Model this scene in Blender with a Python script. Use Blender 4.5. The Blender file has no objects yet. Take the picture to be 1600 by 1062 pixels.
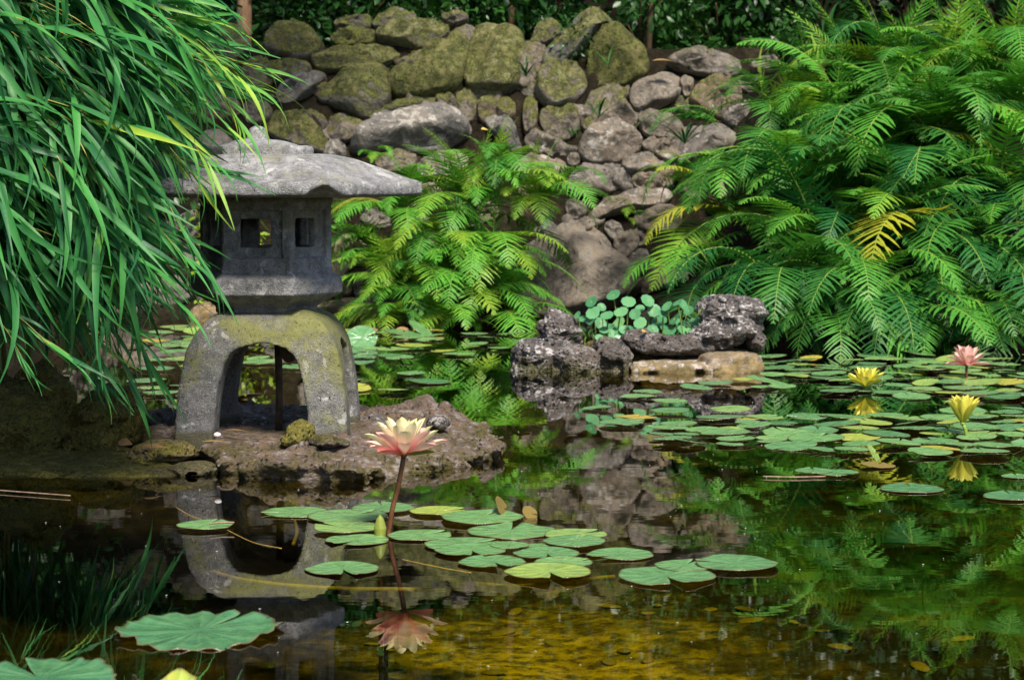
import bpy, math, random
import numpy as np
from mathutils import Vector, Matrix, Euler

R = math.radians
rng = np.random.default_rng(7)
random.seed(7)
SC = bpy.context.scene
COL = SC.collection

# ------------------------------------------------------------------ camera, sky, sun, exposure
FPX, HOR, CAMH = 3150.0, 290.0, 0.576
TH = math.atan((531 - HOR) / FPX)
cam_d = bpy.data.cameras.new('camera')
cam = bpy.data.objects.new('camera', cam_d)
COL.objects.link(cam)
cam.location = (0, 0, CAMH)
cam.rotation_euler = (math.pi / 2 - TH, 0, 0)
cam_d.sensor_width = 36.0
cam_d.lens = 36.0 * FPX / 1600.0
cam_d.clip_start = 0.05
cam_d.clip_end = 500
cam_d.dof.use_dof = True
cam_d.dof.focus_distance = 3.9
cam_d.dof.aperture_fstop = 13.0
SC.camera = cam

SUN_EL, SUN_AZ = R(50), R(163)      # azimuth measured clockwise from +Y (the view direction): behind the camera, a little left
world = bpy.data.worlds.new('World')
SC.world = world
world.use_nodes = True
wn = world.node_tree.nodes
wl = world.node_tree.links
bg = wn['Background']
sky = wn.new('ShaderNodeTexSky')
sky.sky_type = 'NISHITA'
sky.sun_disc = False
sky.sun_elevation = SUN_EL
sky.sun_rotation = SUN_AZ
wl.new(sky.outputs[0], bg.inputs[0])
bg.inputs[1].default_value = 0.08

sun_d = bpy.data.lights.new('sun', 'SUN')
sun_d.energy = 4.2
sun_d.angle = R(12)
sun_d.color = (1.0, 0.93, 0.8)
sun = bpy.data.objects.new('sun', sun_d)
COL.objects.link(sun)
sd = Vector((math.sin(SUN_AZ) * math.cos(SUN_EL), math.cos(SUN_AZ) * math.cos(SUN_EL), math.sin(SUN_EL)))
sun.rotation_euler = (-sd).to_track_quat('-Z', 'Y').to_euler()
sun.location = sd * 20

SC.view_settings.view_transform = 'Standard'
SC.view_settings.look = 'None'
SC.view_settings.exposure = 1.12
SC.view_settings.gamma = 1.0
SC.view_settings.use_curve_mapping = False
SC.cycles.max_bounces = 8
SC.cycles.diffuse_bounces = 3
SC.cycles.glossy_bounces = 3
SC.cycles.transmission_bounces = 4
SC.cycles.transparent_max_bounces = 10
SC.cycles.use_denoising = True
SC.cycles.caustics_reflective = False
SC.cycles.caustics_refractive = False
SC.cycles.sample_clamp_indirect = 6.0

# ------------------------------------------------------------------ pixel -> ray helpers (pixels of the 1600x1062 photograph)
CT, ST = math.cos(TH), math.sin(TH)


def ray(px, py):
    cx, cy = (px - 800) / FPX, (531 - py) / FPX
    return np.array([cx, CT + cy * ST, -ST + cy * CT])


def at(px, py, y):
    d = ray(px, py)
    t = y / d[1]
    return np.array([d[0] * t, y, CAMH + d[2] * t])


def onz(px, py, z=0.0):
    d = ray(px, py)
    t = (z - CAMH) / d[2]
    return np.array([d[0] * t, d[1] * t, z])


def topx(p):
    q = np.asarray(p, float) - np.array([0, 0, CAMH])
    f = q[1] * CT - q[2] * ST
    u = q[1] * ST + q[2] * CT
    return 800 + FPX * q[0] / f, 531 - FPX * u / f, f


def inpoly(x, y, poly):
    c = False
    j = len(poly) - 1
    for i in range(len(poly)):
        xi, yi = poly[i]
        xj, yj = poly[j]
        if (yi > y) != (yj > y) and x < (xj - xi) * (y - yi) / (yj - yi) + xi:
            c = not c
        j = i
    return c


# ------------------------------------------------------------------ numpy noise
_T = np.random.default_rng(3).random((32, 32, 32)).astype(np.float32)


def vnoise(p):
    p = np.asarray(p, np.float32)
    i = np.floor(p).astype(np.int32)
    f = p - i
    f = f * f * (3 - 2 * f)
    i0 = i & 31
    i1 = (i + 1) & 31
    x0, y0, z0 = i0[..., 0], i0[..., 1], i0[..., 2]
    x1, y1, z1 = i1[..., 0], i1[..., 1], i1[..., 2]
    fx, fy, fz = f[..., 0], f[..., 1], f[..., 2]
    a = _T[x0, y0, z0] * (1 - fx) + _T[x1, y0, z0] * fx
    b = _T[x0, y1, z0] * (1 - fx) + _T[x1, y1, z0] * fx
    c = _T[x0, y0, z1] * (1 - fx) + _T[x1, y0, z1] * fx
    d = _T[x0, y1, z1] * (1 - fx) + _T[x1, y1, z1] * fx
    return (a * (1 - fy) + b * fy) * (1 - fz) + (c * (1 - fy) + d * fy) * fz


def fbm(p, octv=4, ridged=False):
    s = 0.0
    a = 0.5
    p = np.asarray(p, np.float32)
    for k in range(octv):
        n = vnoise(p + 7.3 * k)
        if ridged:
            n = 1 - np.abs(2 * n - 1)
        s = s + a * n
        a *= 0.5
        p = p * 2.03
    return s - (0.5 if not ridged else 0.62)


def smooth(a, b, x):
    t = np.clip((x - a) / (b - a), 0, 1)
    return t * t * (3 - 2 * t)


# ------------------------------------------------------------------ object helpers
def mesh_np(name, v, f, mat=None, smooth_sh=True, attrs=None):
    me = bpy.data.meshes.new(name)
    if isinstance(f, np.ndarray) and f.ndim == 2:
        v = np.asarray(v, np.float32)
        n, k = f.shape
        me.vertices.add(len(v))
        me.vertices.foreach_set('co', v.ravel())
        me.loops.add(n * k)
        me.loops.foreach_set('vertex_index', f.astype(np.int32).ravel())
        me.polygons.add(n)
        me.polygons.foreach_set('loop_start', np.arange(0, n * k, k, dtype=np.int32))
        me.update(calc_edges=True)
    else:
        me.from_pydata([tuple(map(float, q)) for q in v], [], [tuple(int(i) for i in q) for q in f])
    if smooth_sh and len(me.polygons):
        me.polygons.foreach_set('use_smooth', np.ones(len(me.polygons), bool))
    if attrs:
        for an, av in attrs.items():
            at_ = me.attributes.new(an, 'FLOAT', 'POINT')
            at_.data.foreach_set('value', np.asarray(av, np.float32))
    if mat is not None:
        me.materials.append(mat)
    me.validate()
    me.update()
    return me


def obj(name, me, parent=None, loc=None, rot=None, scale=None, mtx=None, **props):
    o = bpy.data.objects.new(name, me)
    COL.objects.link(o)
    if parent is not None:
        o.parent = parent
    if mtx is not None:
        o.matrix_local = mtx
    else:
        if loc is not None:
            o.location = tuple(float(c) for c in loc)
        if rot is not None:
            o.rotation_euler = rot
        if scale is not None:
            o.scale = (scale,) * 3 if np.isscalar(scale) else scale
    for k, val in props.items():
        o[k] = val
    return o


def thing(name, label, cat, loc=(0, 0, 0), group=None, me=None, **kw):
    o = obj(name, me, loc=loc, **kw)
    o['label'] = label
    o['category'] = cat
    if group:
        o['group'] = group
    return o


def tube(pts, rad, seg=6, closed_end=True):
    pts = [np.asarray(p, float) for p in pts]
    n = len(pts)
    if np.isscalar(rad):
        rad = [rad] * n
    v, f = [], []
    up = np.array([0.13, 0.31, 0.94])
    for i in range(n):
        t = pts[min(i + 1, n - 1)] - pts[max(i - 1, 0)]
        t = t / (np.linalg.norm(t) + 1e-9)
        a = np.cross(t, up)
        if np.linalg.norm(a) < 1e-3:
            a = np.cross(t, [1, 0, 0])
        a /= np.linalg.norm(a)
        b = np.cross(t, a)
        for k in range(seg):
            q = 2 * math.pi * k / seg
            v.append(pts[i] + rad[i] * (math.cos(q) * a + math.sin(q) * b))
    for i in range(n - 1):
        for k in range(seg):
            k2 = (k + 1) % seg
            f.append((i * seg + k, i * seg + k2, (i + 1) * seg + k2, (i + 1) * seg + k))
    if closed_end:
        f.append(tuple(range(seg))[::-1])
        f.append(tuple((n - 1) * seg + k for k in range(seg)))
    return v, f


def bez(p0, p1, p2, n=10):
    p0, p1, p2 = map(lambda q: np.asarray(q, float), (p0, p1, p2))
    return [(1 - t) ** 2 * p0 + 2 * t * (1 - t) * p1 + t * t * p2 for t in np.linspace(0, 1, n)]


def merge(parts):
    V, F, o = [], [], 0
    for v, f in parts:
        V.extend(v)
        F.extend(tuple(i + o for i in q) for q in f)
        o += len(v)
    return V, F


def join_tmpl(tmpls, items):
    """tmpls: list of (verts Nx3, faces Mx4); items: (template index, 4x4 matrix, tone) -> joined arrays"""
    V, F, A, o = [], [], [], 0
    for k, m, tone in items:
        v, f = tmpls[k]
        m = np.asarray(m)
        w = v @ m[:3, :3].T + m[:3, 3]
        V.append(w)
        F.append(f + o)
        A.append(np.full(len(w), tone))
        o += len(w)
    return np.vstack(V), np.vstack(F), np.concatenate(A)


def frame_mtx(loc, xdir, up=(0, 0, 1), scale=1.0, roll=0.0):
    x = np.asarray(xdir, float)
    x = x / np.linalg.norm(x)
    y = np.cross(up, x)
    if np.linalg.norm(y) < 1e-4:
        y = np.cross([1, 0.2, 0], x)
    y /= np.linalg.norm(y)
    z = np.cross(x, y)
    c, s = math.cos(roll), math.sin(roll)
    y, z = c * y + s * z, -s * y + c * z
    sc = np.ones(3) * scale if np.isscalar(scale) else np.asarray(scale, float)
    m = np.eye(4)
    m[:3, 0], m[:3, 1], m[:3, 2], m[:3, 3] = x * sc[0], y * sc[1], z * sc[2], loc
    return m


def M4(m):
    return Matrix([[float(c) for c in r] for r in m])


# naive surface nets: a signed-distance function sampled on a grid becomes a quad mesh
def nets(fn, lo, hi, cell):
    lo = np.asarray(lo, float) - cell
    hi = np.asarray(hi, float) + cell
    ns = np.ceil((hi - lo) / cell).astype(int) + 1
    ax = [lo[k] + cell * np.arange(ns[k]) for k in range(3)]
    P = np.stack(np.meshgrid(*ax, indexing='ij'), -1).astype(np.float32)
    S = fn(P).astype(np.float32)
    ins = S < 0
    nx, ny, nz = ns
    acc = np.zeros((nx - 1, ny - 1, nz - 1, 3), np.float32)
    cnt = np.zeros((nx - 1, ny - 1, nz - 1), np.float32)
    for axis in range(3):
        o1, o2 = [k for k in range(3) if k != axis]
        for da in (0, 1):
            for db in (0, 1):
                sl0 = [None] * 3
                sl1 = [None] * 3
                for k, dd in ((o1, da), (o2, db)):
                    sl0[k] = sl1[k] = slice(dd, ns[k] - 1 + dd)
                sl0[axis] = slice(0, ns[axis] - 1)
                sl1[axis] = slice(1, ns[axis])
                a, b = S[tuple(sl0)], S[tuple(sl1)]
                x = (a < 0) != (b < 0)
                t = np.where(x, a / np.where(x, a - b, 1), 0)
                cnt += x
                off = np.zeros(3)
                off[o1], off[o2] = da, db
                for k in range(3):
                    acc[..., k] += x * (t if k == axis else off[k])
    act = cnt > 0
    idx = -np.ones(act.shape, np.int64)
    idx[act] = np.arange(act.sum())
    cells = np.argwhere(act)
    V = (cells + acc[act] / cnt[act][:, None]) * cell + lo
    Fs = []
    for axis in range(3):
        o1, o2 = [(1, 2), (2, 0), (0, 1)][axis]
        sl0 = [slice(1, ns[k] - 1) for k in range(3)]
        sl1 = list(sl0)
        sl0[axis] = slice(0, ns[axis] - 1)
        sl1[axis] = slice(1, ns[axis])
        a, b = ins[tuple(sl0)], ins[tuple(sl1)]
        for flip, msk in ((False, a & ~b), (True, ~a & b)):
            e = np.argwhere(msk)
            if not len(e):
                continue
            c = e.copy()
            c[:, o1] += 1
            c[:, o2] += 1

            def cid(d1, d2):
                q = c.copy()
                q[:, o1] += d1
                q[:, o2] += d2
                return idx[q[:, 0], q[:, 1], q[:, 2]]
            quad = np.stack([cid(-1, -1), cid(0, -1), cid(0, 0), cid(-1, 0)], 1)
            Fs.append(quad[:, ::-1] if flip else quad)
    return V, np.vstack(Fs)


# ------------------------------------------------------------------ materials
class MB:
    def __init__(s, name):
        s.m = bpy.data.materials.new(name)
        s.m.use_nodes = True
        s.nt = s.m.node_tree
        s.n = s.nt.nodes
        s.l = s.nt.links
        s.bsdf = s.n['Principled BSDF']
        s.out = s.n['Material Output']

    def node(s, t, **kw):
        nd = s.n.new(t)
        for k, v in kw.items():
            if k.startswith('i_'):
                key = k[2:]
                key = int(key) if key.isdigit() else key
                s.set(nd.inputs[key], v)
            else:
                setattr(nd, k, v)
        return nd

    def set(s, sock, v):
        if hasattr(v, 'is_output'):
            s.l.new(v, sock)
        elif isinstance(v, tuple) and len(v) == 3 and sock.type == 'RGBA':
            sock.default_value = (*v, 1)
        else:
            sock.default_value = v

    def co(s, kind='Object', scale=(1, 1, 1)):
        tc = s.node('ShaderNodeTexCoord')
        mp = s.node('ShaderNodeMapping', i_Vector=tc.outputs[kind])
        mp.inputs['Scale'].default_value = scale
        return mp.outputs[0]

    def pos(s):
        return s.node('ShaderNodeNewGeometry').outputs['Position']

    def noise(s, vec, scale, detail=4, rough=0.55, dist=0.0):
        nd = s.node('ShaderNodeTexNoise', i_Vector=vec, i_Scale=scale, i_Detail=detail, i_Roughness=rough)
        nd.inputs['Distortion'].default_value = dist
        return nd.outputs['Fac']

    def voro(s, vec, scale, feature='F1'):
        nd = s.node('ShaderNodeTexVoronoi', i_Vector=vec, i_Scale=scale)
        nd.feature = feature
        return nd.outputs['Distance']

    def ramp(s, fac, stops, interp='LINEAR'):
        nd = s.node('ShaderNodeValToRGB', i_Fac=fac)
        nd.color_ramp.interpolation = interp
        el = nd.color_ramp.elements
        while len(el) < len(stops):
            el.new(0.5)
        for e, (p, c) in zip(el, stops):
            e.position = p
            e.color = (c, c, c, 1) if np.isscalar(c) else (*c, 1)
        return nd.outputs[0]

    def mix(s, fac, a, b, mode='MIX'):
        nd = s.node('ShaderNodeMix', data_type='RGBA', blend_type=mode)
        s.set(nd.inputs[0], fac)
        s.set(nd.inputs[6], a)
        s.set(nd.inputs[7], b)
        return nd.outputs[2]

    def math(s, op, a, b=0.0, clamp=False):
        nd = s.node('ShaderNodeMath', operation=op, use_clamp=clamp)
        s.set(nd.inputs[0], a)
        s.set(nd.inputs[1], b)
        return nd.outputs[0]

    def rng(s, v, a, b, c=0.0, d=1.0):
        nd = s.node('ShaderNodeMapRange', interpolation_type='SMOOTHSTEP')
        for k, x in enumerate((v, a, b, c, d)):
            s.set(nd.inputs[k], x)
        return nd.outputs[0]

    def attr(s, name, kind='OBJECT'):
        return s.node('ShaderNodeAttribute', attribute_type=kind, attribute_name=name).outputs['Fac']

    def upz(s):
        nd = s.node('ShaderNodeNewGeometry')
        return s.node('ShaderNodeSeparateXYZ', i_Vector=nd.outputs['Normal']).outputs[2]

    def bump(s, h, strength=0.4, dist=0.01, normal=None):
        nd = s.node('ShaderNodeBump', i_Height=h, i_Strength=strength, i_Distance=dist)
        if normal is not None:
            s.l.new(normal, nd.inputs['Normal'])
        return nd.outputs[0]

    def fin(s, color=None, rough=None, normal=None, spec=0.3):
        if color is not None:
            s.set(s.bsdf.inputs['Base Color'], color)
        if rough is not None:
            s.set(s.bsdf.inputs['Roughness'], rough)
        if normal is not None:
            s.set(s.bsdf.inputs['Normal'], normal)
        s.bsdf.inputs['Specular IOR Level'].default_value = spec
        return s.m


def stone_mat(name, cgrey, cwarm, clich, cmoss, cmoss2, sc=1.0, bumpd=0.026, pits=0.0, strata=1.0):
    b = MB(name)
    p = b.pos()
    mps = b.node('ShaderNodeMapping', i_Vector=p)
    mps.inputs['Scale'].default_value = (1, 1, strata)
    mps.inputs['Rotation'].default_value = (0.1, 0.12, 0)
    n1 = b.noise(mps.outputs[0], 7 * sc, 6, 0.6, 0.4)
    n2 = b.noise(mps.outputs[0], 28 * sc, 6, 0.65)
    n3 = b.noise(p, 110 * sc, 4, 0.7)
    tint = b.attr('tint')
    moss = b.attr('moss')
    t = b.math('ADD', tint, b.math('MULTIPLY', b.math('SUBTRACT', n1, 0.5), 1.1), clamp=True)
    c = b.mix(t, cgrey, cwarm)
    c = b.mix(b.rng(n2, 0.44, 0.6), c, b.mix(0.72, c, (0.022, 0.02, 0.017)))
    c = b.mix(b.math('MULTIPLY', b.rng(b.math('ADD', b.math('MULTIPLY', n2, 0.6), b.math('MULTIPLY', n1, 0.4)), 0.5, 0.62), b.attr('lichen')), c, clich)
    c = b.mix(b.rng(n3, 0.3, 0.75, 0, 0.5), b.mix(0.25, c, (0.02, 0.02, 0.02)), c)
    up = b.rng(b.upz(), -0.5, 0.8, 0.0, 0.35)
    mm = b.math('ADD', b.math('MULTIPLY', n1, 0.7), b.math('MULTIPLY', n2, 0.35))
    mf = b.math('SUBTRACT', b.math('ADD', b.math('ADD', mm, up), b.math('MULTIPLY', moss, 0.9)), 1.02)
    mfac = b.rng(mf, -0.06, 0.16)
    zz = b.node('ShaderNodeSeparateXYZ', i_Vector=p).outputs[2]
    alg = b.math('MULTIPLY', b.rng(b.math('ADD', zz, b.math('ADD', b.math('MULTIPLY', b.math('SUBTRACT', n2, 0.5), 0.2), b.math('MULTIPLY', b.math('SUBTRACT', n1, 0.5), 0.18))), 0.05, -0.01), 0.85)
    mfac = b.math('MAXIMUM', mfac, alg)
    mcol = b.mix(b.rng(n3, 0.38, 0.62), b.mix(0.55, cmoss, (0.008, 0.008, 0.002)), b.mix(b.rng(n2, 0.42, 0.58), cmoss, cmoss2))
    mcol = b.mix(b.rng(b.noise(p, 17 * sc, 4, 0.6), 0.52, 0.66, 0, 0.7), mcol, b.mix(0.5, cwarm, cmoss2))
    c = b.mix(b.math('MULTIPLY', mfac, b.rng(b.math('ADD', n2, b.math('MULTIPLY', n3, 0.4)), 0.5, 0.82, 1.0, 0.7)), c, mcol)
    pit = b.rng(b.noise(p, 46 * sc, 3, 0.6), 0.36, 0.27, 0, 0.85)
    c = b.mix(pit, c, (0.012, 0.011, 0.008))
    h = b.math('ADD', b.math('MULTIPLY', n1, 0.8), b.math('ADD', b.math('MULTIPLY', n2, 0.6), b.math('MULTIPLY', n3, 0.22)))
    h = b.math('SUBTRACT', h, b.math('MULTIPLY', pit, 0.25))
    if pits:
        vo = b.rng(b.voro(p, 38 * sc), 0.05, 0.5)
        h = b.math('ADD', h, b.math('MULTIPLY', vo, pits))
        c = b.mix(b.rng(b.voro(p, 38 * sc), 0.02, 0.22), b.mix(0.6, c, (0.015, 0.012, 0.01)), c)
    h = b.math('ADD', h, b.math('MULTIPLY', mfac, b.math('MULTIPLY', b.noise(p, 260, 3), 0.4)))
    return b.fin(c, b.rng(n2, 0.2, 0.8, 0.65, 0.95), b.bump(h, 0.9, bumpd), 0.25)


M = {}
M['wall_stone'] = stone_mat('wall_stone', (0.155, 0.148, 0.142), (0.22, 0.16, 0.105), (0.46, 0.42, 0.38), (0.05, 0.058, 0.006), (0.16, 0.18, 0.01))
M['karst'] = stone_mat('karst_limestone', (0.1, 0.09, 0.088), (0.15, 0.105, 0.08), (0.58, 0.54, 0.54), (0.05, 0.055, 0.006), (0.11, 0.11, 0.012), 2.0, 0.022, 0.6, 2.2)
M['slab'] = stone_mat('slab_limestone', (0.1, 0.085, 0.078), (0.15, 0.092, 0.06), (0.42, 0.37, 0.35), (0.06, 0.058, 0.006), (0.12, 0.11, 0.01), 2.0, 0.018, 0.4, 2.6)
M['tufa'] = stone_mat('mossy_tufa', (0.14, 0.115, 0.065), (0.22, 0.16, 0.065), (0.32, 0.27, 0.15), (0.1, 0.097, 0.012), (0.24, 0.21, 0.018), 2.2, 0.016, 0.7)
M['warm_ledge'] = stone_mat('warm_ledge', (0.24, 0.19, 0.13), (0.32, 0.22, 0.12), (0.5, 0.44, 0.4), (0.1, 0.07, 0.006), (0.16, 0.11, 0.01), 1.6, 0.006)


def mortar_mat():
    b = MB('wall_mortar')
    p = b.pos()
    n = b.noise(p, 14, 6, 0.65)
    c = b.ramp(n, [(0.3, (0.006, 0.005, 0.003)), (0.55, (0.022, 0.017, 0.01)), (0.75, (0.06, 0.045, 0.028))])
    return b.fin(c, 0.95, b.bump(b.noise(p, 50, 6, 0.7), 1.0, 0.03), 0.1)


def ground_mat():
    b = MB('soil_and_silt')
    p = b.pos()
    z = b.node('ShaderNodeSeparateXYZ', i_Vector=p).outputs[2]
    n1 = b.noise(p, 3.2, 5, 0.6, 0.5)
    n2 = b.noise(p, 26, 5, 0.65)
    n3 = b.noise(p, 9, 4, 0.6)
    soil = b.ramp(n2, [(0.3, (0.006, 0.005, 0.003)), (0.55, (0.013, 0.01, 0.006)), (0.8, (0.045, 0.027, 0.014))])
    silt = b.ramp(n3, [(0.3, (0.015, 0.013, 0.002)), (0.5, (0.03, 0.026, 0.003)), (0.7, (0.16, 0.12, 0.006))])
    silt = b.mix(b.rng(n2, 0.35, 0.6), b.mix(0.55, silt, (0.02, 0.016, 0.003)), silt)
    silt = b.mix(b.rng(n1, 0.35, 0.6), b.mix(0.6, silt, (0.03, 0.026, 0.004)), silt)
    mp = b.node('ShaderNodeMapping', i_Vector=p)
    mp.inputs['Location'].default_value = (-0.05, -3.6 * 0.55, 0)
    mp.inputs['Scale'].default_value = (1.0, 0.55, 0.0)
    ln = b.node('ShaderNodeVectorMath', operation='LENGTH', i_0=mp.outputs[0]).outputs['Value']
    sun_gold = b.rng(b.math('ADD', ln, b.math('MULTIPLY', n3, 1.1)), 1.15, 0.6)  # sunlit spot on the near pond bed, painted as a gold patch
    silt = b.mix(sun_gold, silt, b.mix(b.rng(n2, 0.35, 0.6), (0.16, 0.13, 0.006), (0.85, 0.68, 0.03)))
    c = b.mix(b.rng(z, -0.1, 0.05), silt, soil)
    return b.fin(c, 0.95, b.bump(n2, 0.8, 0.03), 0.1)


def water_mat():
    b = MB('pond_water')
    p = b.pos()
    mp = b.node('ShaderNodeMapping', i_Vector=p)
    mp.inputs['Scale'].default_value = (1.0, 2.6, 1.0)
    h = b.math('ADD', b.noise(mp.outputs[0], 5.5, 2, 0.5), b.math('MULTIPLY', b.noise(mp.outputs[0], 17, 2, 0.5), 0.22))
    nm = b.bump(h, 0.1, 0.0009)
    fr = b.node('ShaderNodeFresnel', i_IOR=1.42, i_Normal=nm)
    gl = b.node('ShaderNodeBsdfGlossy', i_Color=(1, 1, 1), i_Roughness=0.0, i_Normal=nm)
    tr = b.node('ShaderNodeBsdfTransparent', i_Color=(0.6, 0.56, 0.15))
    mx = b.node('ShaderNodeMixShader', i_0=b.math('POWER', fr.outputs[0], 0.72), i_1=tr.outputs[0], i_2=gl.outputs[0])
    b.l.new(mx.outputs[0], b.out.inputs[0])
    return b.m


def leaf_mat(name, c1, c2, c3=None, src='OBJECT', rough=0.42, transl=0.35, spec=0.4, veins=None):
    """c1 -> c2 by tone 0..1 ; c3 past 1 (yellowing)"""
    b = MB(name)
    t = b.attr('tone', src)
    stops = [(0.0, c1), (0.6, c2)] + ([(1.0, c3)] if c3 else [])
    tt = b.math('ADD', t, b.math('MULTIPLY', b.math('SUBTRACT', b.noise(b.pos(), 22, 3), 0.5), 0.35), clamp=True)
    c = b.ramp(tt, stops)
    if veins:
        c = b.mix(b.attr('rib', 'GEOMETRY'), c, veins)
    b.fin(c, rough, b.bump(b.noise(b.pos(), 160, 2), 0.15, 0.003), spec)
    tl = b.node('ShaderNodeBsdfTranslucent', i_Color=b.mix(0.5, c, b.mix(1.0, c, (1.0, 1.0, 0.25), 'MULTIPLY')))
    mx = b.node('ShaderNodeMixShader', i_0=transl, i_1=b.bsdf.outputs[0], i_2=tl.outputs[0])
    b.l.new(mx.outputs[0], b.out.inputs[0])
    return b.m


def lantern_mat(name, mossy):
    b = MB(name)
    p = b.co('Object')
    n1 = b.noise(p, 6, 5, 0.6, 0.3)
    n2 = b.noise(p, 45, 5, 0.7)
    v = b.noise(p, 330, 2, 0.6)
    c = b.ramp(n1, [(0.3, (0.1, 0.1, 0.102)), (0.7, (0.19, 0.187, 0.188))]) if mossy else b.ramp(n1, [(0.3, (0.19, 0.19, 0.202)), (0.7, (0.34, 0.335, 0.352))])
    c = b.mix(b.rng(n2, 0.38, 0.66), b.mix(0.6, c, (0.06, 0.058, 0.052)), c)
    c = b.mix(b.rng(v, 0.55, 0.72, 0, 0.4), c, (0.52, 0.5, 0.5))
    c = b.mix(b.rng(v, 0.42, 0.3, 0, 0.6), c, (0.045, 0.045, 0.045))
    stk = b.noise(b.co('Object', (1, 1, 0.12)), 30, 5, 0.65)
    c = b.mix(b.rng(stk, 0.5, 0.72, 0, 0.6), c, (0.06, 0.058, 0.055))
    lic = b.rng(b.noise(p, 24, 4, 0.6, 0.6), 0.6, 0.66, 0, 0.6)
    c = b.mix(lic, c, (0.42, 0.41, 0.4))
    nd = b.node('ShaderNodeSeparateXYZ', i_Vector=p)
    if mossy:
        x, z = nd.outputs[0], nd.outputs[2]
        m = b.math('ADD', b.math('MULTIPLY', b.noise(p, 9, 5, 0.6, 0.5), 0.8), b.math('MULTIPLY', n2, 0.35))
        m = b.math('ADD', m, b.rng(z, 0.03, 0.24, -0.1, 0.13))
        m = b.math('ADD', m, b.rng(x, -0.12, 0.16, -0.06, 0.1))
        m = b.math('ADD', m, b.math('MULTIPLY', b.math('SUBTRACT', b.noise(p, 60, 5, 0.7), 0.5), 0.35))
        c = b.mix(b.rng(m, 0.56, 0.82, 0, 0.8), c, b.mix(n2, (0.07, 0.075, 0.015), (0.2, 0.2, 0.05)))
        c = b.mix(b.rng(b.math('ADD', z, b.math('MULTIPLY', n1, 0.03)), 0.045, 0.03), c, (0.07, 0.065, 0.04))
    else:
        m = b.math('ADD', b.noise(p, 11, 5, 0.65), b.math('MULTIPLY', n2, 0.3))
        c = b.mix(b.rng(m, 0.66, 0.85, 0, 0.5), c, (0.16, 0.15, 0.06))
    h = b.math('ADD', b.math('MULTIPLY', n2, 0.6), b.math('MULTIPLY', v, 0.35))
    pk = b.rng(b.noise(p, 150, 3, 0.6), 0.36, 0.28, 0, 0.9)
    c = b.mix(pk, c, (0.02, 0.02, 0.018))
    h = b.math('SUBTRACT', h, b.math('MULTIPLY', pk, 0.5))
    return b.fin(c, 0.85, b.bump(h, 1.0, 0.008), 0.25)


def simple_mat(name, c1, c2, sc=30, rough=0.7, bd=0.004, spec=0.3, stretch=(1, 1, 1)):
    b = MB(name)
    p = b.co('Object', stretch)
    n = b.noise(p, sc, 5, 0.6)
    return b.fin(b.mix(b.rng(n, 0.3, 0.7), c1, c2), rough, b.bump(n, 0.6, bd), spec)


def petal_mat(name, stops, transl=0.3):
    b = MB(name)
    c = b.ramp(b.attr('along', 'GEOMETRY'), stops)
    st = b.noise(b.co('Object', (6, 60, 6)), 6, 3)
    c = b.mix(b.rng(st, 0.4, 0.7, 0, 0.12), c, b.mix(0.5, c, (0.6, 0.15, 0.15)))
    b.fin(c, 0.45, None, 0.3)
    tl = b.node('ShaderNodeBsdfTranslucent', i_Color=c)
    mx = b.node('ShaderNodeMixShader', i_0=transl, i_1=b.bsdf.outputs[0], i_2=tl.outputs[0])
    b.l.new(mx.outputs[0], b.out.inputs[0])
    return b.m


def pad_mat():
    b = MB('lily_pad')
    p = b.co('Object')
    t = b.attr('tone')
    n = b.noise(b.pos(), 40, 4, 0.6)
    rad = b.attr('rad', 'GEOMETRY')
    c = b.ramp(b.math('ADD', t, b.math('MULTIPLY', b.math('SUBTRACT', n, 0.5), 0.4), clamp=True),
               [(0.0, (0.04, 0.13, 0.06)), (0.45, (0.12, 0.25, 0.085)), (0.75, (0.26, 0.32, 0.05)), (1.0, (0.4, 0.24, 0.03))])
    vein = b.attr('vein', 'GEOMETRY')
    c = b.mix(b.math('MULTIPLY', vein, 0.12), c, b.mix(0.6, c, (0.3, 0.45, 0.15)))
    c = b.mix(b.rng(rad, 0.93, 1.0, 0, 0.6), c, (0.1, 0.045, 0.02))
    sp = b.rng(b.noise(b.pos(), 90, 3, 0.6), 0.68, 0.74, 0, 0.7)
    c = b.mix(sp, c, (0.1, 0.07, 0.02))
    under = b.attr('under', 'GEOMETRY')
    c = b.mix(under, c, (0.12, 0.045, 0.04))
    return b.fin(c, b.rng(n, 0.3, 0.7, 0.16, 0.36), b.bump(b.math('ADD', b.math('MULTIPLY', vein, 0.4), b.math('ADD', n, b.noise(b.pos(), 14, 3))), 0.5, 0.006), 0.55)


M['mortar'] = mortar_mat()
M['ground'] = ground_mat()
M['water'] = water_mat()
M['lantern'] = lantern_mat('lantern_granite', False)
M['lantern_mossy'] = lantern_mat('lantern_granite_mossy', True)
M['rust'] = simple_mat('rusted_iron', (0.03, 0.022, 0.016), (0.09, 0.06, 0.035), 60, 0.8)
M['bark'] = simple_mat('bark', (0.03, 0.021, 0.012), (0.085, 0.055, 0.028), 18, 0.9, 0.01, 0.2, (3, 3, 0.5))
M['sandbark'] = simple_mat('pale_bark', (0.16, 0.09, 0.05), (0.26, 0.16, 0.095), 14, 0.9, 0.01, 0.2, (3, 3, 0.5))
M['culm'] = simple_mat('bamboo_culm', (0.16, 0.17, 0.03), (0.3, 0.26, 0.06), 20, 0.45)
M['stem'] = simple_mat('lily_stem', (0.07, 0.025, 0.012), (0.13, 0.05, 0.02), 60, 0.45)
M['stem_green'] = simple_mat('green_stem', (0.12, 0.2, 0.03), (0.2, 0.27, 0.05), 60, 0.5)
M['algae_stem'] = simple_mat('submerged_stem', (0.35, 0.28, 0.02), (0.5, 0.4, 0.03), 40, 0.6)
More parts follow.
